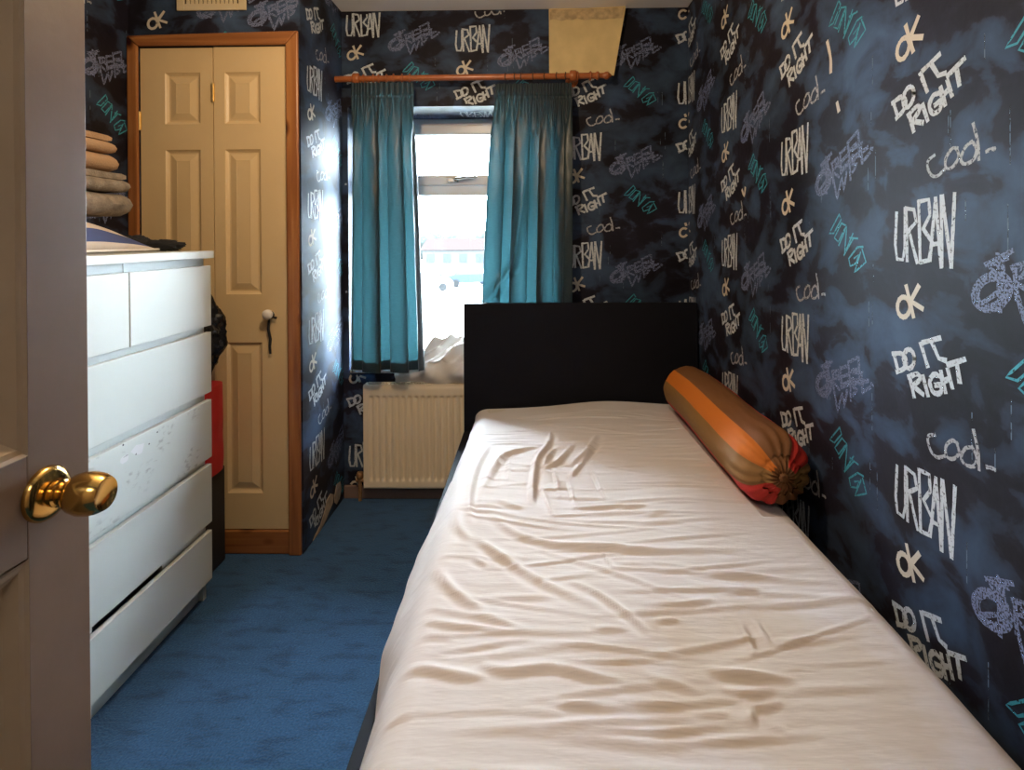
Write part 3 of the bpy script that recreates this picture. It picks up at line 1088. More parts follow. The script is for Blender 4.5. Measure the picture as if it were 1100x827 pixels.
for k in range(150):                                   # fine cross creases of the stretched cotton
    cx_, cy_ = rng.uniform(FX0 + .1, FX1 - .1), rng.uniform(.7, 2.35)
    ln, wd, hh = rng.uniform(.05, .16), rng.uniform(.004, .009), rng.uniform(.0012, .0032)
    an = rng.normal(0, .16)
    a_ = (GX - cx_) * math.cos(an) + (GY - cy_) * math.sin(an)
    b_ = -(GX - cx_) * math.sin(an) + (GY - cy_) * math.cos(an)
    H += hh * np.exp(-(a_ / ln) ** 2) * (np.exp(-(b_ / wd) ** 2) - .6 * np.exp(-((b_ + 1.6 * wd) / wd) ** 2))
edge = np.clip(1 - drop / .10, 0, 1)
GZ = ZT - drop + H * edge
# the sheet gives way under the bolster
bt = np.clip((2.43 - GY) / .975, 0, 1)
bx, bz = .640 - .002 * bt, .614 + .026 * bt
und = (np.abs(GX - bx) < .107) & (GY > 1.42) & (GY < 2.45)
under = bz - np.sqrt(np.maximum(.107 ** 2 - (GX - bx) ** 2, 0)) + .0
GZ = np.where(und, np.minimum(GZ, under), GZ)
# the hanging sides ripple a little
side_w = np.clip(drop / .08, 0, 1)
rip = .002 * np.sin(GY * 23 + 1.3 * np.sin(GY * 7)) + .001 * np.sin(GY * 51)
bulge = (.040 + .034 * npstep(.90, 1.2, GY)) * (1 - .62 * npstep(1.35, 2.3, GY))
GX2 = GX + side_w * np.where(GX < .2, -1, 1) * (rip + bulge * np.clip((drop - .02) / .12, 0, 1) * (GX < .2)) * (DX > 0)
GZ = np.where(GX2 < -.262, np.maximum(GZ, .389), GZ)
nxg, nyg = len(ux), len(uy)
m = MB()
vs_ = np.stack([GX2, GY, GZ], -1).reshape(-1, 3).tolist()
fs = [(j * nxg + i, j * nxg + i + 1, (j + 1) * nxg + i + 1, (j + 1) * nxg + i) for j in range(nyg - 1) for i in range(nxg - 1)]
m.add(vs_, fs)
sh = m.build('fitted_sheet', M['sheet'], mat, smooth=180, fix=False)
sh['label'] = 'wrinkled off-white cotton fitted sheet with yellowed patches'

# ------------------------------------------------------------------ bolster
A0, A1 = Vector((.640, 2.43, .618)), Vector((.638, 1.455, .642))
BR = .098
bol = thing('bolster', 'brown and orange striped bolster with red gathered end lying against the wall', 'bolster pillow', (.64, 1.95, .55))


def bol_mat(deg):
    deg %= 360
    for a, b, k in ((20, 62, 3), (62, 124, 0), (124, 158, 2), (158, 207, 1), (207, 262, 3), (262, 320, 0)):
        if a <= deg < b:
            return k
    return 1


def bolster_point(t, th, r):
    c = A0.lerp(A1, t)
    c = c + Vector((.006 * math.sin(t * 6), 0, .006 * math.sin(t * PI)))
    return c + Vector((math.cos(th), 0, math.sin(th))) * r


m = MB()
NU, NV = 96, 70


def bol_radius(t):
    e = .085
    r = 1.
    if t < e:
        r = math.sqrt(max(0, 1 - ((e - t) / e) ** 2)) * .5 + .5 * math.sqrt(t / e) if t > 0 else .05
    if t > 1 - .075:
        q = (t - (1 - .075)) / .075
        r = .52 + .48 * math.sqrt(max(0, 1 - q * q))
    return BR * r


def bol_fn(u, v):
    th = u * 2 * PI
    r = bol_radius(v)
    r += .0035 * nz(math.cos(th) * 2.2, math.sin(th) * 2.2, v * 5) + .0020 * nz(math.cos(th) * 6, math.sin(th) * 6, v * 14)
    g = sstep(.86, 1, v)
    r += g * .0045 * math.sin(th * 17 + 2 * nz(th * 2)) * (1 if v > .9 else .6)
    return bolster_point(v, th, r)


m.grid(bol_fn, NU, NV, closed_u=True)
m.mi = [bol_mat((i % NU + .5) / NU * 360) for i in range(len(m.f))]
m.f.append(tuple(range(NU)))
m.mi.append(0)
BM = [M['bol_brown'], M['bol_tan'], M['bol_orange'], M['bol_red']]
m.build('bolster_cover', BM, bol, smooth=180)
m = MB()


def end_fn(u, v):
    th = u * 2 * PI
    r = lerp(bol_radius(1) * 1.005, .008, v) * (1 + .07 * (1 - v * .6) * math.sin(th * 17 + 2 * nz(th * 2)))
    p = bolster_point(1, th, r)
    p.y -= .020 * math.sin(v * PI * .62) - .004 - .005 * math.sin(th * 17) * math.sin(v * PI)
    return p


m.grid(end_fn, NU, 14, closed_u=True)
m.mi = [(bol_mat((i % NU + .5) / NU * 360) if i // NU < 7 else 0) for i in range(len(m.f))]
c = bolster_point(1, 0, 0)
m.lathe([(-.004, .002), (-.006, .010), (.004, .013), (.010, .011)], (c.x, c.y - .018, c.z), (0, 1, 0), 16)
e = m.build('gathered_end', BM, bol, smooth=180)
e['label'] = 'pleated end of the bolster gathered to a tuft'

# ------------------------------------------------------------------ chest of drawers
CXF, CY0, CY1, CXB = -1.121, 1.151, 1.951, -1.594
ch = thing('chest_of_drawers', 'tall white six-drawer chest with a scuffed middle drawer against the left wall', 'chest of drawers', (-1.36, 1.55, 0))
WC = M['white_chest']
m = MB()
SB = .024
m.box(CXB, CXF - SB, CY0 + .004, CY0 + .022, 0, 1.189)
m.box(CXB, CXF - SB, CY1 - .022, CY1 - .004, 0, 1.189)
m.box(CXB, CXB + .006, CY0 + .022, CY1 - .022, .04, 1.189)
m.build('carcass', WC, ch, bevel=.001)
m = MB()
m.box(CXB - .002, CXF + .010, CY0, CY1 + .002, 1.1895, 1.2145)
m.build('top_panel', WC, ch, bevel=.0015)
m = MB()
m.box(CXF - .055, CXF - .040, CY0 + .023, CY1 - .023, .0, .066)
m.build('plinth', WC, ch)
ZG = [1.163, .9545, .932, .723, .697, .496, .473, .270, .242, .072]
YM = (CY0 + CY1) / 2


def drawer(ya, yb, zb, zt, mat_, label=None, gap=None, l0=.018, l1=.024):
    m = MB()
    m.add([(CXF - .018, ya, zb), (CXF, ya, zb), (CXF - .018, yb, zb), (CXF, yb, zb),
           (CXF - .018, ya, zt), (CXF, ya, zt), (CXF - .018, yb, zt), (CXF, yb, zt)],
          [(0, 2, 3, 1), (4, 5, 7, 6), (0, 1, 5, 4), (2, 6, 7, 3), (0, 4, 6, 2), (1, 3, 7, 5)])
    d = m.build('drawer', mat_, ch, bevel=.0018)
    if label:
        d['label'] = label
    for a, b in ([(ya + l0, yb - l1)] if gap is None else [(ya + l0, gap[0]), (gap[1], yb - l1)]):
        m = MB()
        m.box(CXF - .030, CXF - .0185, a, b, zb + .02, zt + .028)
        m.build('drawer_lip', WC, d)
    if gap:
        m = MB()
        m.box(CXF - .12, CXF - .10, gap[0], gap[1], zb + .1, zt + .03)  # dark panel added behind the gap to paint its shade
        m.build('gap_shade_panel', M['gap_shade'], d)


drawer(CY0 + .002, YM - .002, ZG[1], ZG[0], WC, l1=-.001)
drawer(YM + .002, CY1 - .001, ZG[1], ZG[0], WC, l0=0)
drawer(CY0 + .002, CY1 - .002, ZG[3], ZG[2], WC)
drawer(CY0 + .002, CY1 - .003, ZG[5], ZG[4], M['scuffed'], 'drawer front rubbed with grey marks and peeled stickers')
drawer(CY0 + .002, CY1 - .005, ZG[7], ZG[6], WC)
drawer(CY0 + .002, CY1 - .006, ZG[9], ZG[8], WC, 'bottom drawer with a dark gap above it', gap=(1.43, 1.705))
# small torn stickers and specks left on the scuffed drawer
def blot(name, mat_, y, z, ry, rz, n=9):
    m = MB()
    o = [(CXF + .0008, y + ry * math.cos(2 * PI * k / n) * random.uniform(.6, 1.2), z + rz * math.sin(2 * PI * k / n) * random.uniform(.6, 1.2)) for k in range(n)]
    m.add(o, [tuple(range(n))])
    m.build(name, mat_, bpy.data.objects['drawer.003'])


def dy(px, py):
    """drawer-front point of a mark read off the photograph"""
    t = (px - CX) / F_PX
    y = CXF / math.tan(math.atan(t) - YAW)
    return y, EYE - (py - CY) / F_PX * y


MS, MK = plain('paper_scrap', (.74, .74, .76), .8), plain('ink_speck', (.10, .10, .11), .8)
for px, py, a, b in ((147, 487, .030, .020), (132, 497, .018, .012)):
    blot('torn_sticker', MS, *dy(px, py), a, b)
for px, py, a, b in ((130, 482, .0035, .003), (167, 468, .0035, .003), (158, 481, .0035, .003), (144, 492, .0035, .003), (133, 494, .010, .002)):
    blot('ink_speck', MK, *dy(px, py), a, b)

# ------------------------------------------------------------------ things on the chest
cu = thing('cushion', 'cream and blue striped cushion lying on top of the white chest', 'cushion', (-1.40, 1.56, 1.215))


def cushion_fn(sgn):
    def fn(u, v):
        x = lerp(-1.588, -1.235, u)
        y = lerp(1.19, 1.845, v)
        a, b = abs(2 * u - 1), abs(2 * v - 1)
        th = ((1 - a ** 2.2) ** .62) * ((1 - b ** 2.2) ** .62) if a < 1 and b < 1 else 0
        z = 1.222 + (.110 * th + .006 * nz(u * 5, v * 7) * th if sgn > 0 else -.005 * th)
        pin = .022 * (a ** 2) * (1 - b ** 4)
        x += -pin if u > .5 else pin
        return (x, y, z)
    return fn


m = MB()
m.grid(cushion_fn(1), 40, 50, uv=True)
m.grid(cushion_fn(-1), 40, 50, uv=True)
m.build('cushion_cover', M['striped'], cu, smooth=180, weld=True)
m = MB()
pp = []
for k in range(81):
    t = k / 80 * 4
    s, q = int(t) % 4, t - int(t)
    u, v = ((q, 0), (1, q), (1 - q, 1), (0, 1 - q))[s]
    p = cushion_fn(1)(u, v)
    pp.append((p[0], p[1], p[2]))
m.tube(pp, .004, 8)
m.build('cushion_piping', M['white_cloth'], cu, smooth=180)


def towel(cx_, cy_, z, w, d, layers, th, mat_, label, seed):
    """folded towel: one cloth folded to and fro, with rounded folds at its edges"""
    path = []
    r = th * .5
    for k in range(layers):
        zz = z + th * .5 + k * th * 1.03
        xs = [lerp(-w / 2 + r, w / 2 - r, i / 8) for i in range(9)]
        if k % 2:
            xs.reverse()
        for i, x in enumerate(xs):
            path.append((x, zz + .0025 * nz(x * 18, k * 3.1, seed)))
        if k < layers - 1:
            e = 1 if k % 2 == 0 else -1
            for q in (-.5, 0, .5):
                path.append((e * (w / 2 - r + math.cos(q * PI * .6) * r * 1.1), zz + th * .5 + math.sin(q * PI * .6) * th * .45))
    hw = th * .46
    Lp, Rp = [], []
    V = [Vector(p) for p in path]
    for i, p in enumerate(V):
        t = (V[min(i + 1, len(V) - 1)] - V[max(i - 1, 0)]).normalized()
        nrm = Vector((-t.y, t.x)) * hw
        Lp.append(p + nrm)
        Rp.append(p - nrm)
    loop_ = Lp + Rp[::-1]
    n = len(loop_)
    ny = 14
    m = MB()
    vs_ = []
    for j in range(ny + 1):
        f = j / ny
        y = lerp(-d / 2, d / 2, f)
        taper = 1 - .45 * max(0, abs(2 * f - 1) - .86) / .14
        for i, q in enumerate(loop_):
            c_ = V[i] if i < len(V) else V[len(V) - 1 - (i - len(V))]
            qq = c_ + (q - c_) * taper
            wob = .004 * nz(q.x * 9, y * 11, seed * 3 + q.y * 20)
            vs_.append((cx_ + qq.x + wob + .006 * nz(y * 6, seed, 1), cy_ + y + .006 * nz(q.x * 5, q.y * 30, seed), qq.y + .5 * wob))
    fs = [(j * n + i, j * n + (i + 1) % n, (j + 1) * n + (i + 1) % n, (j + 1) * n + i) for j in range(ny) for i in range(n)]
    h = len(V)
    for base in (0, ny * n):
        for i in range(h - 1):
            fs.append((base + i, base + i + 1, base + n - 2 - i, base + n - 1 - i))
    m.add(vs_, fs)
    return tag(m.build('folded_towel', mat_, smooth=60), label, 'towel', 'towels folded on the cushion')


zc = 1.331
towel(-1.452, 1.70, zc, .235, .30, 2, .036, M['towel_grey'], 'mottled grey folded towel at the bottom of the pile on the striped cushion', 1)
towel(-1.446, 1.70, zc + .076, .225, .29, 3, .021, M['towel_grey'], 'mottled grey thinner folded towel, second from bottom of the pile', 2)
towel(-1.468, 1.70, zc + .143, .205, .27, 2, .028, M['towel_tan'], 'tan folded towel lying directly on the grey towels', 3)
towel(-1.463, 1.70, zc + .202, .195, .26, 3, .020, M['towel_tan'], 'tan folded towel on top of the whole pile', 4)

m = MB()


def lump(cx_, cy_, z0, rx, ry, rz, seed, amp, freq=5., n=40, mat_=0, flat=.0):
    def fn(u, v):
        th, ph = u * 2 * PI, (v - .5) * PI
        d = Vector((math.cos(ph) * math.cos(th), math.cos(ph) * math.sin(th), math.sin(ph)))
        k = 1 + amp * nz(d.x * freq + seed, d.y * freq, d.z * freq) + amp * .5 * nz(d.x * freq * 2.3, d.y * freq * 2.3 + seed, d.z * freq * 2.3)
        return (cx_ + rx * d.x * k, cy_ + ry * d.y * k, max(z0, z0 + rz * (1 + d.z * k)))
    m.grid(fn, n, n // 2, mat_, closed_u=True)


lump(-1.275, 1.905, 1.2150, .085, .030, .019, 4, .3)
lump(-1.36, 1.895, 1.2150, .07, .032, .026, 9, .3)
tag(m.build('black_garment', M['black_cloth'], smooth=180), 'crumpled black garment behind the cushion on the white chest', 'clothing')

# ------------------------------------------------------------------ things squeezed between chest and cupboard
m = MB()
m.box(-1.55, -1.205, 1.985, 2.185, 0, .374)
tag(m.build('storage_box', M['dark_box'], bevel=.008), 'dark storage box on the carpet between chest and cupboard', 'box')
m = MB()


def redbag(u, v):
    th = u * 2 * PI
    e = 5.
    cx_, cy_ = -1.36, 2.08
    a, b = math.cos(th), math.sin(th)
    k = (abs(a) ** e + abs(b) ** e) ** (-1 / e)
    w = 1 + .02 * nz(a * 2, b * 2, v * 4)
    return (cx_ + .176 * a * k * w, cy_ + .092 * b * k * w, .376 + .330 * v)


m.grid(redbag, 60, 14, closed_u=True)
o = len(m.v)
m.f.append(tuple(range(59, -1, -1)))
m.mi.append(0)
m.f.append(tuple(range(14 * 60, 15 * 60)))
m.mi.append(0)
tag(m.build('red_bag', M['red'], smooth=50), 'bright red bag standing between the white chest and cupboard door', 'bag')
bb = thing('bin_bag', 'shiny black bin bag stuffed beside the white chest above the red bag', 'bag', (-1.35, 2.08, .71))
m = MB()


def binbag(u, v):
    th, ph = u * 2 * PI, (v - .5) * PI
    d = Vector((math.cos(ph) * math.cos(th), math.cos(ph) * math.sin(th), math.sin(ph)))
    k = 1 + .10 * nz(d.x * 3, d.y * 3, d.z * 3 + 5) + .10 * abs(nz(d.x * 7 + 2, d.y * 7, d.z * 7)) + .05 * abs(nz(d.x * 15, d.y * 15 + 3, d.z * 15))
    z = .895 + .185 * d.z * k
    if d.z > .55:
        z += (d.z - .55) * .16
    x = -1.345 + .185 * d.x * k
    return (x, 2.08 + .094 * d.y * k, max(z, .711))


m.grid(binbag, 90, 50, closed_u=True)
m.build('bag_body', M['bin_bag'], bb, smooth=30)
m = MB()
m.tube([(-1.345, 2.08, 1.13), (-1.34, 2.08, 1.155), (-1.325, 2.075, 1.18), (-1.31, 2.07, 1.19)], [.022, .012, .024, .034], 12)
m.build('bag_neck', M['bin_bag'], bb, smooth=30)
# ------------------------------------------------------------------ radiator
RX0, RX1, RZ0, RZ1, RY = -.800, .06, .072, .560, 2.646
ra = thing('radiator', 'cream ribbed panel radiator under the window beside the bed', 'radiator', (-.37, 2.67, .07))
m = MB()
xs = []
pitch = .0305
NX = int((RX1 - RX0) / pitch * 10)


def rad_y(x, z):
    k = sstep(RZ0 + .030, RZ0 + .052, z) * (1 - sstep(RZ1 - .062, RZ1 - .045, z)) * sstep(RX0 + .012, RX0 + .02, x) * (1 - sstep(RX1 - .02, RX1 - .012, x))
    c = math.cos((x - RX0 - .022) / pitch * 2 * PI)
    rib = max(-1, min(1, c * 1.9)) * .5 + .5
    return RY + k * .0095 * (1 - rib)


zl = [RZ0, RZ0 + .004, RZ0 + .012, RZ0 + .028, RZ0 + .033, RZ0 + .038, RZ0 + .043, RZ0 + .048, RZ0 + .054] + [lerp(RZ0 + .08, RZ1 - .09, k / 6) for k in range(7)] + \
     [RZ1 - .064, RZ1 - .060, RZ1 - .056, RZ1 - .052, RZ1 - .048, RZ1 - .044, RZ1 - .02, RZ1 - .008, RZ1]
m.grid(lambda u, v: (lerp(RX0, RX1, u), rad_y(lerp(RX0, RX1, u), zl[round(v * (len(zl) - 1))]) + (.004 if v in (0, 1) else 0), zl[round(v * (len(zl) - 1))]), NX, len(zl) - 1)
m.build('front_panel', M['radiator'], ra, smooth=50, fix=False)
m = MB()
m.box(RX0, RX0 + .012, RY + .004, RY + .055, RZ0 + .004, RZ1 + .003)
m.build('side_panel', M['radiator'], ra, bevel=.003)
m = MB()
m.box(RX1 - .012, RX1, RY + .004, RY + .055, RZ0 + .004, RZ1 + .003)
m.build('side_panel', M['radiator'], ra, bevel=.003)
m = MB()
m.box(RX0 + .013, RX1 - .013, RY + .010, RY + .050, RZ0 + .01, RZ1 - .012)
m.build('convector', M['rad_dark'], ra)
m = MB()
m.box(RX0 + .012, RX1 - .012, RY + .001, RY + .012, RZ1 - .004, RZ1 + .004)
m.box(RX0 + .012, RX1 - .012, RY + .044, RY + .055, RZ1 - .004, RZ1 + .004)
k = RX0 + .016
while k < RX1 - .02:
    m.box(k, k + .006, RY + .012, RY + .044, RZ1 - .002, RZ1 + .003)
    k += .0125
m.build('top_grille', M['radiator'], ra)
m = MB()
m.tube([(RX0 - .028, RY + .035, .0), (RX0 - .028, RY + .035, .098)], .0085, 12)
m.tube([(RX0 - .045, RY + .035, .100), (RX0 + .002, RY + .035, .100)], .011, 12)
m.lathe([(0, .012), (.004, .016), (.022, .018), (.032, .014), (.034, .004)], (RX0 - .028, RY + .035, .103), (0, 0, 1), 16)
m.build('valve', M['copper'], ra, smooth=50)
for x in (RX0 + .1, RX1 - .1):
    m = MB()
    m.box(x - .015, x + .015, RY + .0505, YB - .003, RZ0 + .05, RZ1 - .06)
    m.build('wall_bracket', M['radiator'], ra)

# ------------------------------------------------------------------ curtain pole
PZ, PY = 1.999, 2.622
po = thing('curtain_pole', 'orange varnished wooden curtain pole with turned finial above the window', 'curtain pole', (-.27, PY, PZ))


def pz(x):
    return PZ + (x + .9) * .004


m = MB()
m.tube([(XC + .001, PY, pz(-.91)), (.30, PY, pz(.30))], .0140, 20)
m.build('rod', M['pole'], po, smooth=50)
m = MB()
m.lathe([(0, .010), (.004, .018), (.012, .020), (.018, .015), (.022, .012), (.040, .013), (.046, .0175), (.056, .0185), (.064, .014), (.068, .010), (.074, .006)], (.298, PY, pz(.3)), (1, 0, 0), 24)
m.build('finial', M['pole'], po, smooth=50)
for x in (-.815, .196):
    m = MB()
    m.lathe([(0, .030), (.010, .030), (.014, .022), (.020, .016), (.062, .015), (.070, .020)], (x, YB - .0008, pz(x)), (0, -1, 0), 24)
    m.lathe([(-.016, .022), (-.012, .026), (.012, .026), (.016, .022)], (x, PY, pz(x)), (1, 0, 0), 24)
    m.build('bracket', M['pole'], po, smooth=50)
for x in (-.78, -.735, -.71, -.672, -.640, -.60, -.565, .215, .275):
    m = MB()
    m.torus((x, PY, pz(x) - .001), (1, .12, 0), .0190, .0036, 24, 10)
    m.build('curtain_ring', M['pole'], po, smooth=180)
for x in (-.118, -.075, -.045, .01, .062, .118, .160):
    m = MB()
    m.tube([(x + .002, PY - .018, pz(x) - .022), (x - .003, PY - .020, pz(x) - .006), (x, PY - .012, pz(x) + .014), (x + .002, PY + .004, pz(x) + .019), (x + .004, PY + .017, pz(x) + .006)], .0022, 8)
    m.build('curtain_hook', M['ring'], po, smooth=180)


# ------------------------------------------------------------------ curtains
def curtain(label, xt0, xt1, xb0, xb1, zt, zb, yc, nfold, warp, npleat, seed, amp, extra=None):
    """a gathered curtain: shirred heading above deep rounded folds whose sides overlap"""
    root = thing('curtain', label, 'curtain', ((xt0 + xt1) / 2, yc, zt), 'teal satin curtains at the window')

    def fn(u, v, off=0.):
        z = lerp(zt, zb, v)
        g = sstep(.05, .30, zt - z)
        uu = u + warp * math.sin(u * 2 * PI + seed) / (2 * PI) + .012 * nz(v * 2.2, seed) * math.sin(u * PI)
        ph = 2 * PI * nfold * uu
        k = (1.10 + .25 * nz(u * 3, seed + v * .6)) * g
        ub = uu + k * math.sin(2 * ph) / (2 * PI * nfold)
        x = lerp(lerp(xt0, xb0, v ** .9), lerp(xt1, xb1, v ** .9), ub)
        head = 1 - sstep(.055, .12, zt - z)
        pleat = math.sin(u * npleat * 2 * PI + .8 * nz(u * 9, seed)) * (.0075 * head + .0055 * (1 - g) * (1 - head))
        if .056 < zt - z < .074:
            pleat *= .35
        y = yc - math.cos(ph) * amp * g * (.85 + .3 * nz(u * 2.1, seed + 4)) * (.85 + .2 * v) + pleat
        y -= (.0030 * nz(u * 16, v * 8, seed + 3) + .0016 * nz(u * 45, v * 22, seed + 8)) * g
        if extra:
            dx_, dy_ = extra(x, z)
            x += dx_
            y += dy_
        return (x, y + off, z + .004 * math.sin(u * 21) * v)

    m = MB()
    v1 = .10 / (zt - zb)
    m.grid(lambda u, v: fn(u, v1 + v * (1 - v1)), 220, 120)
    m.build('curtain_drop', M['curtain'], root, smooth=180, fix=False)
    m = MB()
    m.grid(lambda u, v: fn(u, v * v1), 220, 24)
    m.build('gathered_heading', M['curtain'], root, smooth=180, fix=False)
    m = MB()
    m.grid(lambda u, v: fn(u, 1 - .035 * (1 - v), .0035), 220, 8)
    m.build('hem', M['curtain'], root, smooth=180, fix=False)
    return root


curtain('left teal satin curtain hanging to just above the radiator', -.845, -.556, -.868, -.518, 1.974, .640, 2.594, 2.7, .35, 15, 2, .046)


def sweep(x, z):
    """the lower inside corner is dragged sideways over the top of the bed"""
    dx_ = dy_ = 0.
    # long crease down to the knee, then out to the corner
    pts = [(-.03, 1.62), (-.045, 1.40), (-.085, 1.13), (-.20, .965)]
    best, tt = 9., 0
    for i, ((ax, az), (bx, bz)) in enumerate(zip(pts, pts[1:])):
        ex, ez = bx - ax, bz - az
        t = max(0, min(1, ((x - ax) * ex + (z - az) * ez) / (ex * ex + ez * ez)))
        d = math.hypot(x - ax - t * ex, z - az - t * ez)
        if d < best:
            best, tt = d, (i + t) / 3
    amp = .034 * sstep(0, .45, tt) * (1 - .3 * sstep(.9, 1, tt))
    dy_ -= amp * math.exp(-(best / .018) ** 2)
    return dx_, dy_


curtain('right teal satin curtain hanging behind the black headboard', -.142, .214, -.202, .208, 1.975, .70, 2.636, 3.2, .4, 19, 5, .038, sweep)

# ------------------------------------------------------------------ yellowed sheet of card high on the wall
ca = thing('card_panel', 'yellowed sheet of card fixed to the wall above the curtain pole', 'panel', (.27, YB, 2.2))


def card_fn(u, v):
    x0 = .088
    x1 = lerp(.392, .452, v)
    zb_ = lerp(2.040, 2.018, u) + .010 * math.sin(u * PI)
    z = lerp(zb_, 2.3508, v)
    x = lerp(x0, x1, u)
    bul = .035 * (u ** 2.5) * (1 - v * .4) + .006 * nz(u * 3, v * 3, 2)
    return x, YB - .006 - max(0, bul), z


m = MB()
m.grid(card_fn, 30, 30)
m.grid(lambda u, v: (card_fn(u, v)[0], card_fn(u, v)[1] + .0045, card_fn(u, v)[2]), 30, 30)
for a in (0, 1):
    m.grid(lambda u, v: (card_fn(a, v)[0], card_fn(a, v)[1] + .0045 * u, card_fn(a, v)[2]), 1, 30)
    m.grid(lambda u, v: (card_fn(u, a)[0], card_fn(u, a)[1] + .0045 * v, card_fn(u, a)[2]), 30, 1)
m.build('card_sheet', M['card'], ca, smooth=30, weld=True)
m = MB()
m.grid(lambda u, v: (card_fn(u * .97 + .01, lerp(.82 + .03 * nz(u * 9), .985, v))[0], card_fn(u * .97 + .01, lerp(.82 + .03 * nz(u * 9), .985, v))[1] - .002 - .004 * abs(nz(u * 16, v * 4)) * math.sin(v * PI), card_fn(u * .97 + .01, lerp(.82 + .03 * nz(u * 9), .985, v))[2]), 60, 12)
m.build('tape_strip', M['card_tape'], ca, smooth=30)

# ------------------------------------------------------------------ air vent over the cupboard
ve = thing('air_vent', 'cream slotted air vent on the wall above the cupboard door', 'vent', (-1.262, YC, 2.26))
vx0, vx1, vz0, vz1 = -1.400, -1.123, 2.160, 2.343
m = MB()
m.box(vx0 + .004, vx1 - .004, YC - .006, YC - .0008, vz0 + .004, vz1 - .004)
m.build('backing', M['vent_dark'], ve)
m = MB()
m.box(vx0, vx0 + .030, YC - .014, YC - .0062, vz0, vz1)
m.box(vx1 - .030, vx1, YC - .014, YC - .0062, vz0, vz1)
m.box(vx0 + .030, vx1 - .030, YC - .014, YC - .0062, vz0, vz0 + .026)
m.box(vx0 + .030, vx1 - .030, YC - .014, YC - .0062, vz1 - .026, vz1)
m.build('vent_frame', M['vent'], ve, bevel=.002)
m = MB()
n = 12
for k in range(n):
    x = lerp(vx0 + .036, vx1 - .036, (k + .5) / n)
    m.box(x - .0062, x + .0062, YC - .012, YC - .0062, vz0 + .026, vz1 - .026)
m.build('grille', M['vent'], ve, bevel=.001)

# ------------------------------------------------------------------ white cloth bunched on the window sill
m = MB()


def cloth_fn(u, v):
    # v: 0 hangs over the front of the sill, 1 back towards the glass
    x = lerp(-.655, -.22, u) + .012 * nz(v * 4, u * 3)
    r = sstep(.10, .42, u)
    d = u * .9 - v * .55
    w1 = math.sin(d * 11 + 1.6 * nz(u * 1.6, v * 1.6))
    w2 = math.sin(d * 24 + 5 * u + 2.2 * nz(u * 2, v * 2, 4))
    fold = .030 * (1 - 2 * abs(w1) ** .7) + .013 * (1 - 2 * abs(w2) ** .8) + .003 * nz(u * 12, v * 10)
    if v < .34:
        q = v / .34
        y = 2.676 - .022 * math.sin(q * PI) - .010 * r * (1 + math.sin(u * 17 + q * 3))
        z = lerp(.568 + .006 * math.sin(u * 8), .640 + .03 * r, q)
        z += fold * .35 * q
    else:
        q = (v - .34) / .66
        y = lerp(2.672, 2.96, q ** 1.2) - .012 * r * (1 - q)
        z = .640 + .03 * r + (.062 * r * math.sin(min(1, q * 1.3) * PI * .6)) + fold * (.35 + .65 * min(1, q * 4)) * (.25 + .75 * r)
    return (x, y, max(z, .6250 if y > 2.683 else .566))


m.grid(cloth_fn, 90, 60)
cl = m.build('cotton_cloth', M['white_cloth'], smooth=180, fix=False)
so = cl.modifiers.new('cloth_thickness', 'SOLIDIFY')
so.thickness, so.offset = .003, 1
tag(cl, 'white cotton cloth bunched up on the window sill above the radiator', 'cloth')

# ------------------------------------------------------------------ outside: a street seen from the upper floor
GZ0 = -2.75
m = MB()
m.box(-120, 120, 6, 260, GZ0 - .3, GZ0)
struct(m.build('ground', M['ground']))
m = MB()
m.add([(-16, 16, GZ0 + .02), (-6, 16, GZ0 + .02), (4, 120, GZ0 + .02), (-22, 120, GZ0 + .02)], [(0, 1, 2, 3)])
struct(m.build('road', M['asphalt']))


def car(x, y, ang, mat_, label):
    root = thing('car', label, 'car', (x, y, GZ0 + .02), 'parked cars outside the window')
    ca_, sa_ = math.cos(ang), math.sin(ang)

    def T(p):
        return (x + p[0] * ca_ - p[1] * sa_, y + p[0] * sa_ + p[1] * ca_, GZ0 + .03 + p[2])

    prof = [(-2.05, .32), (-2.1, .75), (-1.95, .92), (-1.45, .98), (-.95, 1.42), (.45, 1.46), (1.05, 1.0), (1.9, .86), (2.1, .62), (2.08, .32)]
    m = MB()
    n = len(prof)
    for s in (-1, 1):
        m.add([T((a, s * (.84 if z < 1.1 else .66), z)) for a, z in prof], [tuple(range(n)) if s > 0 else tuple(reversed(range(n)))])
    for i in range(n):
        (a, z), (b, w) = prof[i], prof[(i + 1) % n]
        m.quad(*[T(q) for q in ((a, -(.84 if z < 1.1 else .66), z), (b, -(.84 if w < 1.1 else .66), w), (b, (.84 if w < 1.1 else .66), w), (a, (.84 if z < 1.1 else .66), z))])
    m.build('car_body', mat_, root, weld=True)
    m = MB()
    for s in (-1, 1):
        m.add([T((a, s * c, z)) for a, c, z in ((-1.3, .80, 1.04), (.9, .80, 1.04), (.42, .69, 1.40), (-.9, .69, 1.40))], [(0, 1, 2, 3)])
    m.add([T((a, c, z)) for a, c, z in ((1.06, -.70, 1.02), (1.06, .70, 1.02), (.50, .60, 1.445), (.50, -.60, 1.445))], [(0, 1, 2, 3)])
    m.add([T((a, c, z)) for a, c, z in ((-1.47, -.70, 1.01), (-1.47, .70, 1.01), (-1.0, .60, 1.40), (-1.0, -.60, 1.40))], [(0, 1, 2, 3)])
    m.build('car_window', M['dark_glass'], root)
    for a in (-1.3, 1.3):
        for s in (-1, 1):
            m = MB()
            c0, c1 = T((a, s * .70, .30)), T((a, s * .86, .30))
            m.lathe([(0, .30), (.17, .30)], c0, Vector(c1) - Vector(c0), 16)
            m.build('wheel', M['tyre'], root)


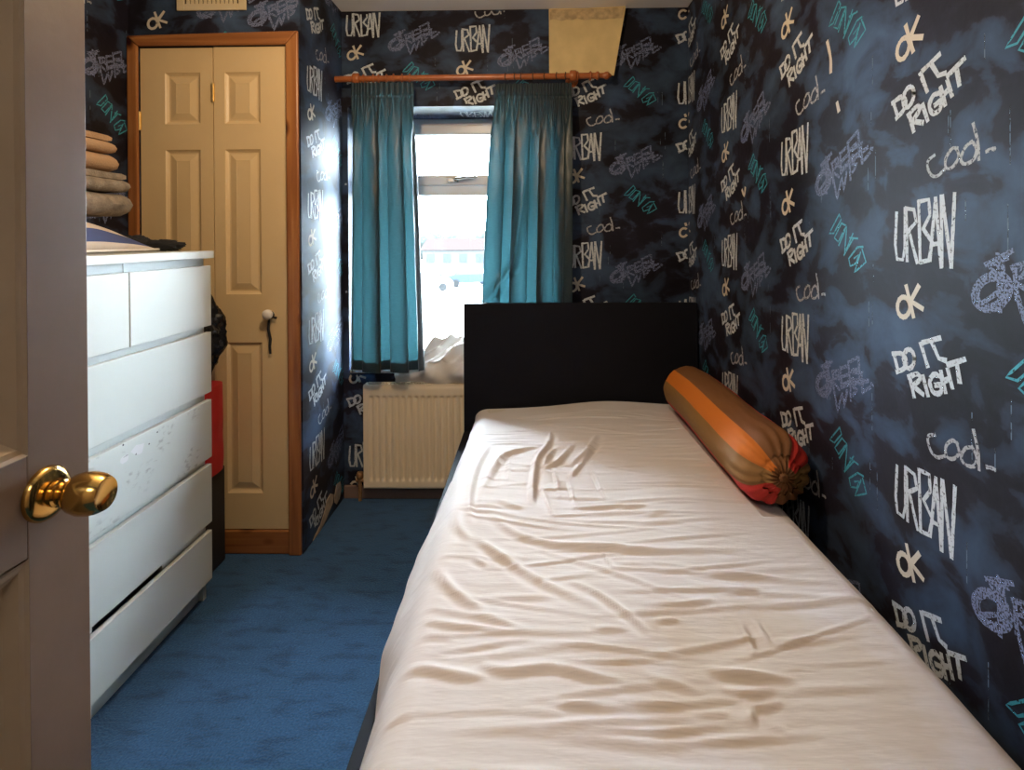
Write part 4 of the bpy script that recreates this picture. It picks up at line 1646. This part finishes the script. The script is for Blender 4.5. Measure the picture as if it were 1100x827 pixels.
car(-8.8, 54, 1.2, M['car_silver'], 'silver car parked farther up the street outside the window')
car(-5.2, 47, .3, M['car_blue'], 'blue car parked across the street outside the window')
car(-8.2, 43, .25, M['car_white'], 'white car parked at the kerb left of the blue one outside')


def tree(x, y, h, r, label, seed):
    root = thing('tree', label, 'tree', (x, y, GZ0), 'trees across the street')
    m = MB()
    m.tube([(x, y, GZ0), (x + .1, y, GZ0 + h * .35), (x, y + .1, GZ0 + h * .7)], [.22, .16, .06], 8)
    m.build('trunk', M['bark'], root)
    m = MB()
    rr = random.Random(seed)
    for k in range(9):
        cx_, cy_, cz_ = x + rr.uniform(-.5, .5) * r, y + rr.uniform(-.5, .5) * r, GZ0 + h * rr.uniform(.45, .86)
        q = r * rr.uniform(.4, .62)

        def fn(u, v):
            th, ph = u * 2 * PI, (v - .5) * PI
            d = Vector((math.cos(ph) * math.cos(th), math.cos(ph) * math.sin(th), math.sin(ph)))
            s_ = 1 + .3 * nz(d.x * 3 + k, d.y * 3, d.z * 3 + seed) + .16 * nz(d.x * 8, d.y * 8 + k, d.z * 8)
            return (cx_ + d.x * q * s_, cy_ + d.y * q * s_, cz_ + d.z * q * s_ * .9)
        m.grid(fn, 18, 10, closed_u=True)
    m.build('crown', M['leaf'], root, smooth=180)


tree(-17.0, 92, 4.4, 3.2, 'bushy tree at the left end of the skyline outside', 11)
tree(-11.5, 88, 4.8, 2.8, 'round tree standing mid skyline beyond the parked cars', 12)
tree(-7.0, 96, 4.6, 3.4, 'wide tree right of the round one on the skyline', 13)


def house(x0, x1, y0, y1, hw, hr, label):
    root = thing('house', label, 'house', ((x0 + x1) / 2, y0, GZ0), 'houses across the street')
    m = MB()
    m.box(x0, x1, y0, y1, GZ0, GZ0 + hw)
    m.build('house_wall', M['render'], root)
    m = MB()
    ym = (y0 + y1) / 2
    z0, z1 = GZ0 + hw, GZ0 + hw + hr
    m.add([(x0 - .3, y0 - .3, z0), (x1 + .3, y0 - .3, z0), (x1 + .3, y1 + .3, z0), (x0 - .3, y1 + .3, z0), (x0, ym, z1), (x1, ym, z1)],
          [(0, 1, 5, 4), (2, 3, 4, 5), (1, 2, 5), (3, 0, 4), (0, 3, 2, 1)])
    m.build('roof', M['tiles'], root)
    n = 4
    for k in range(n):
        c_ = lerp(x0, x1, (k + .5) / n)
        m = MB()
        m.box(c_ - .5, c_ + .5, y0 - .05, y0 + .02, GZ0 + .9, GZ0 + 2.0)
        m.build('house_window', M['dark_glass'], root)


house(-14, -5.6, 72, 79, 2.5, 1.5, 'low pale house with brown roof beyond the parked cars')
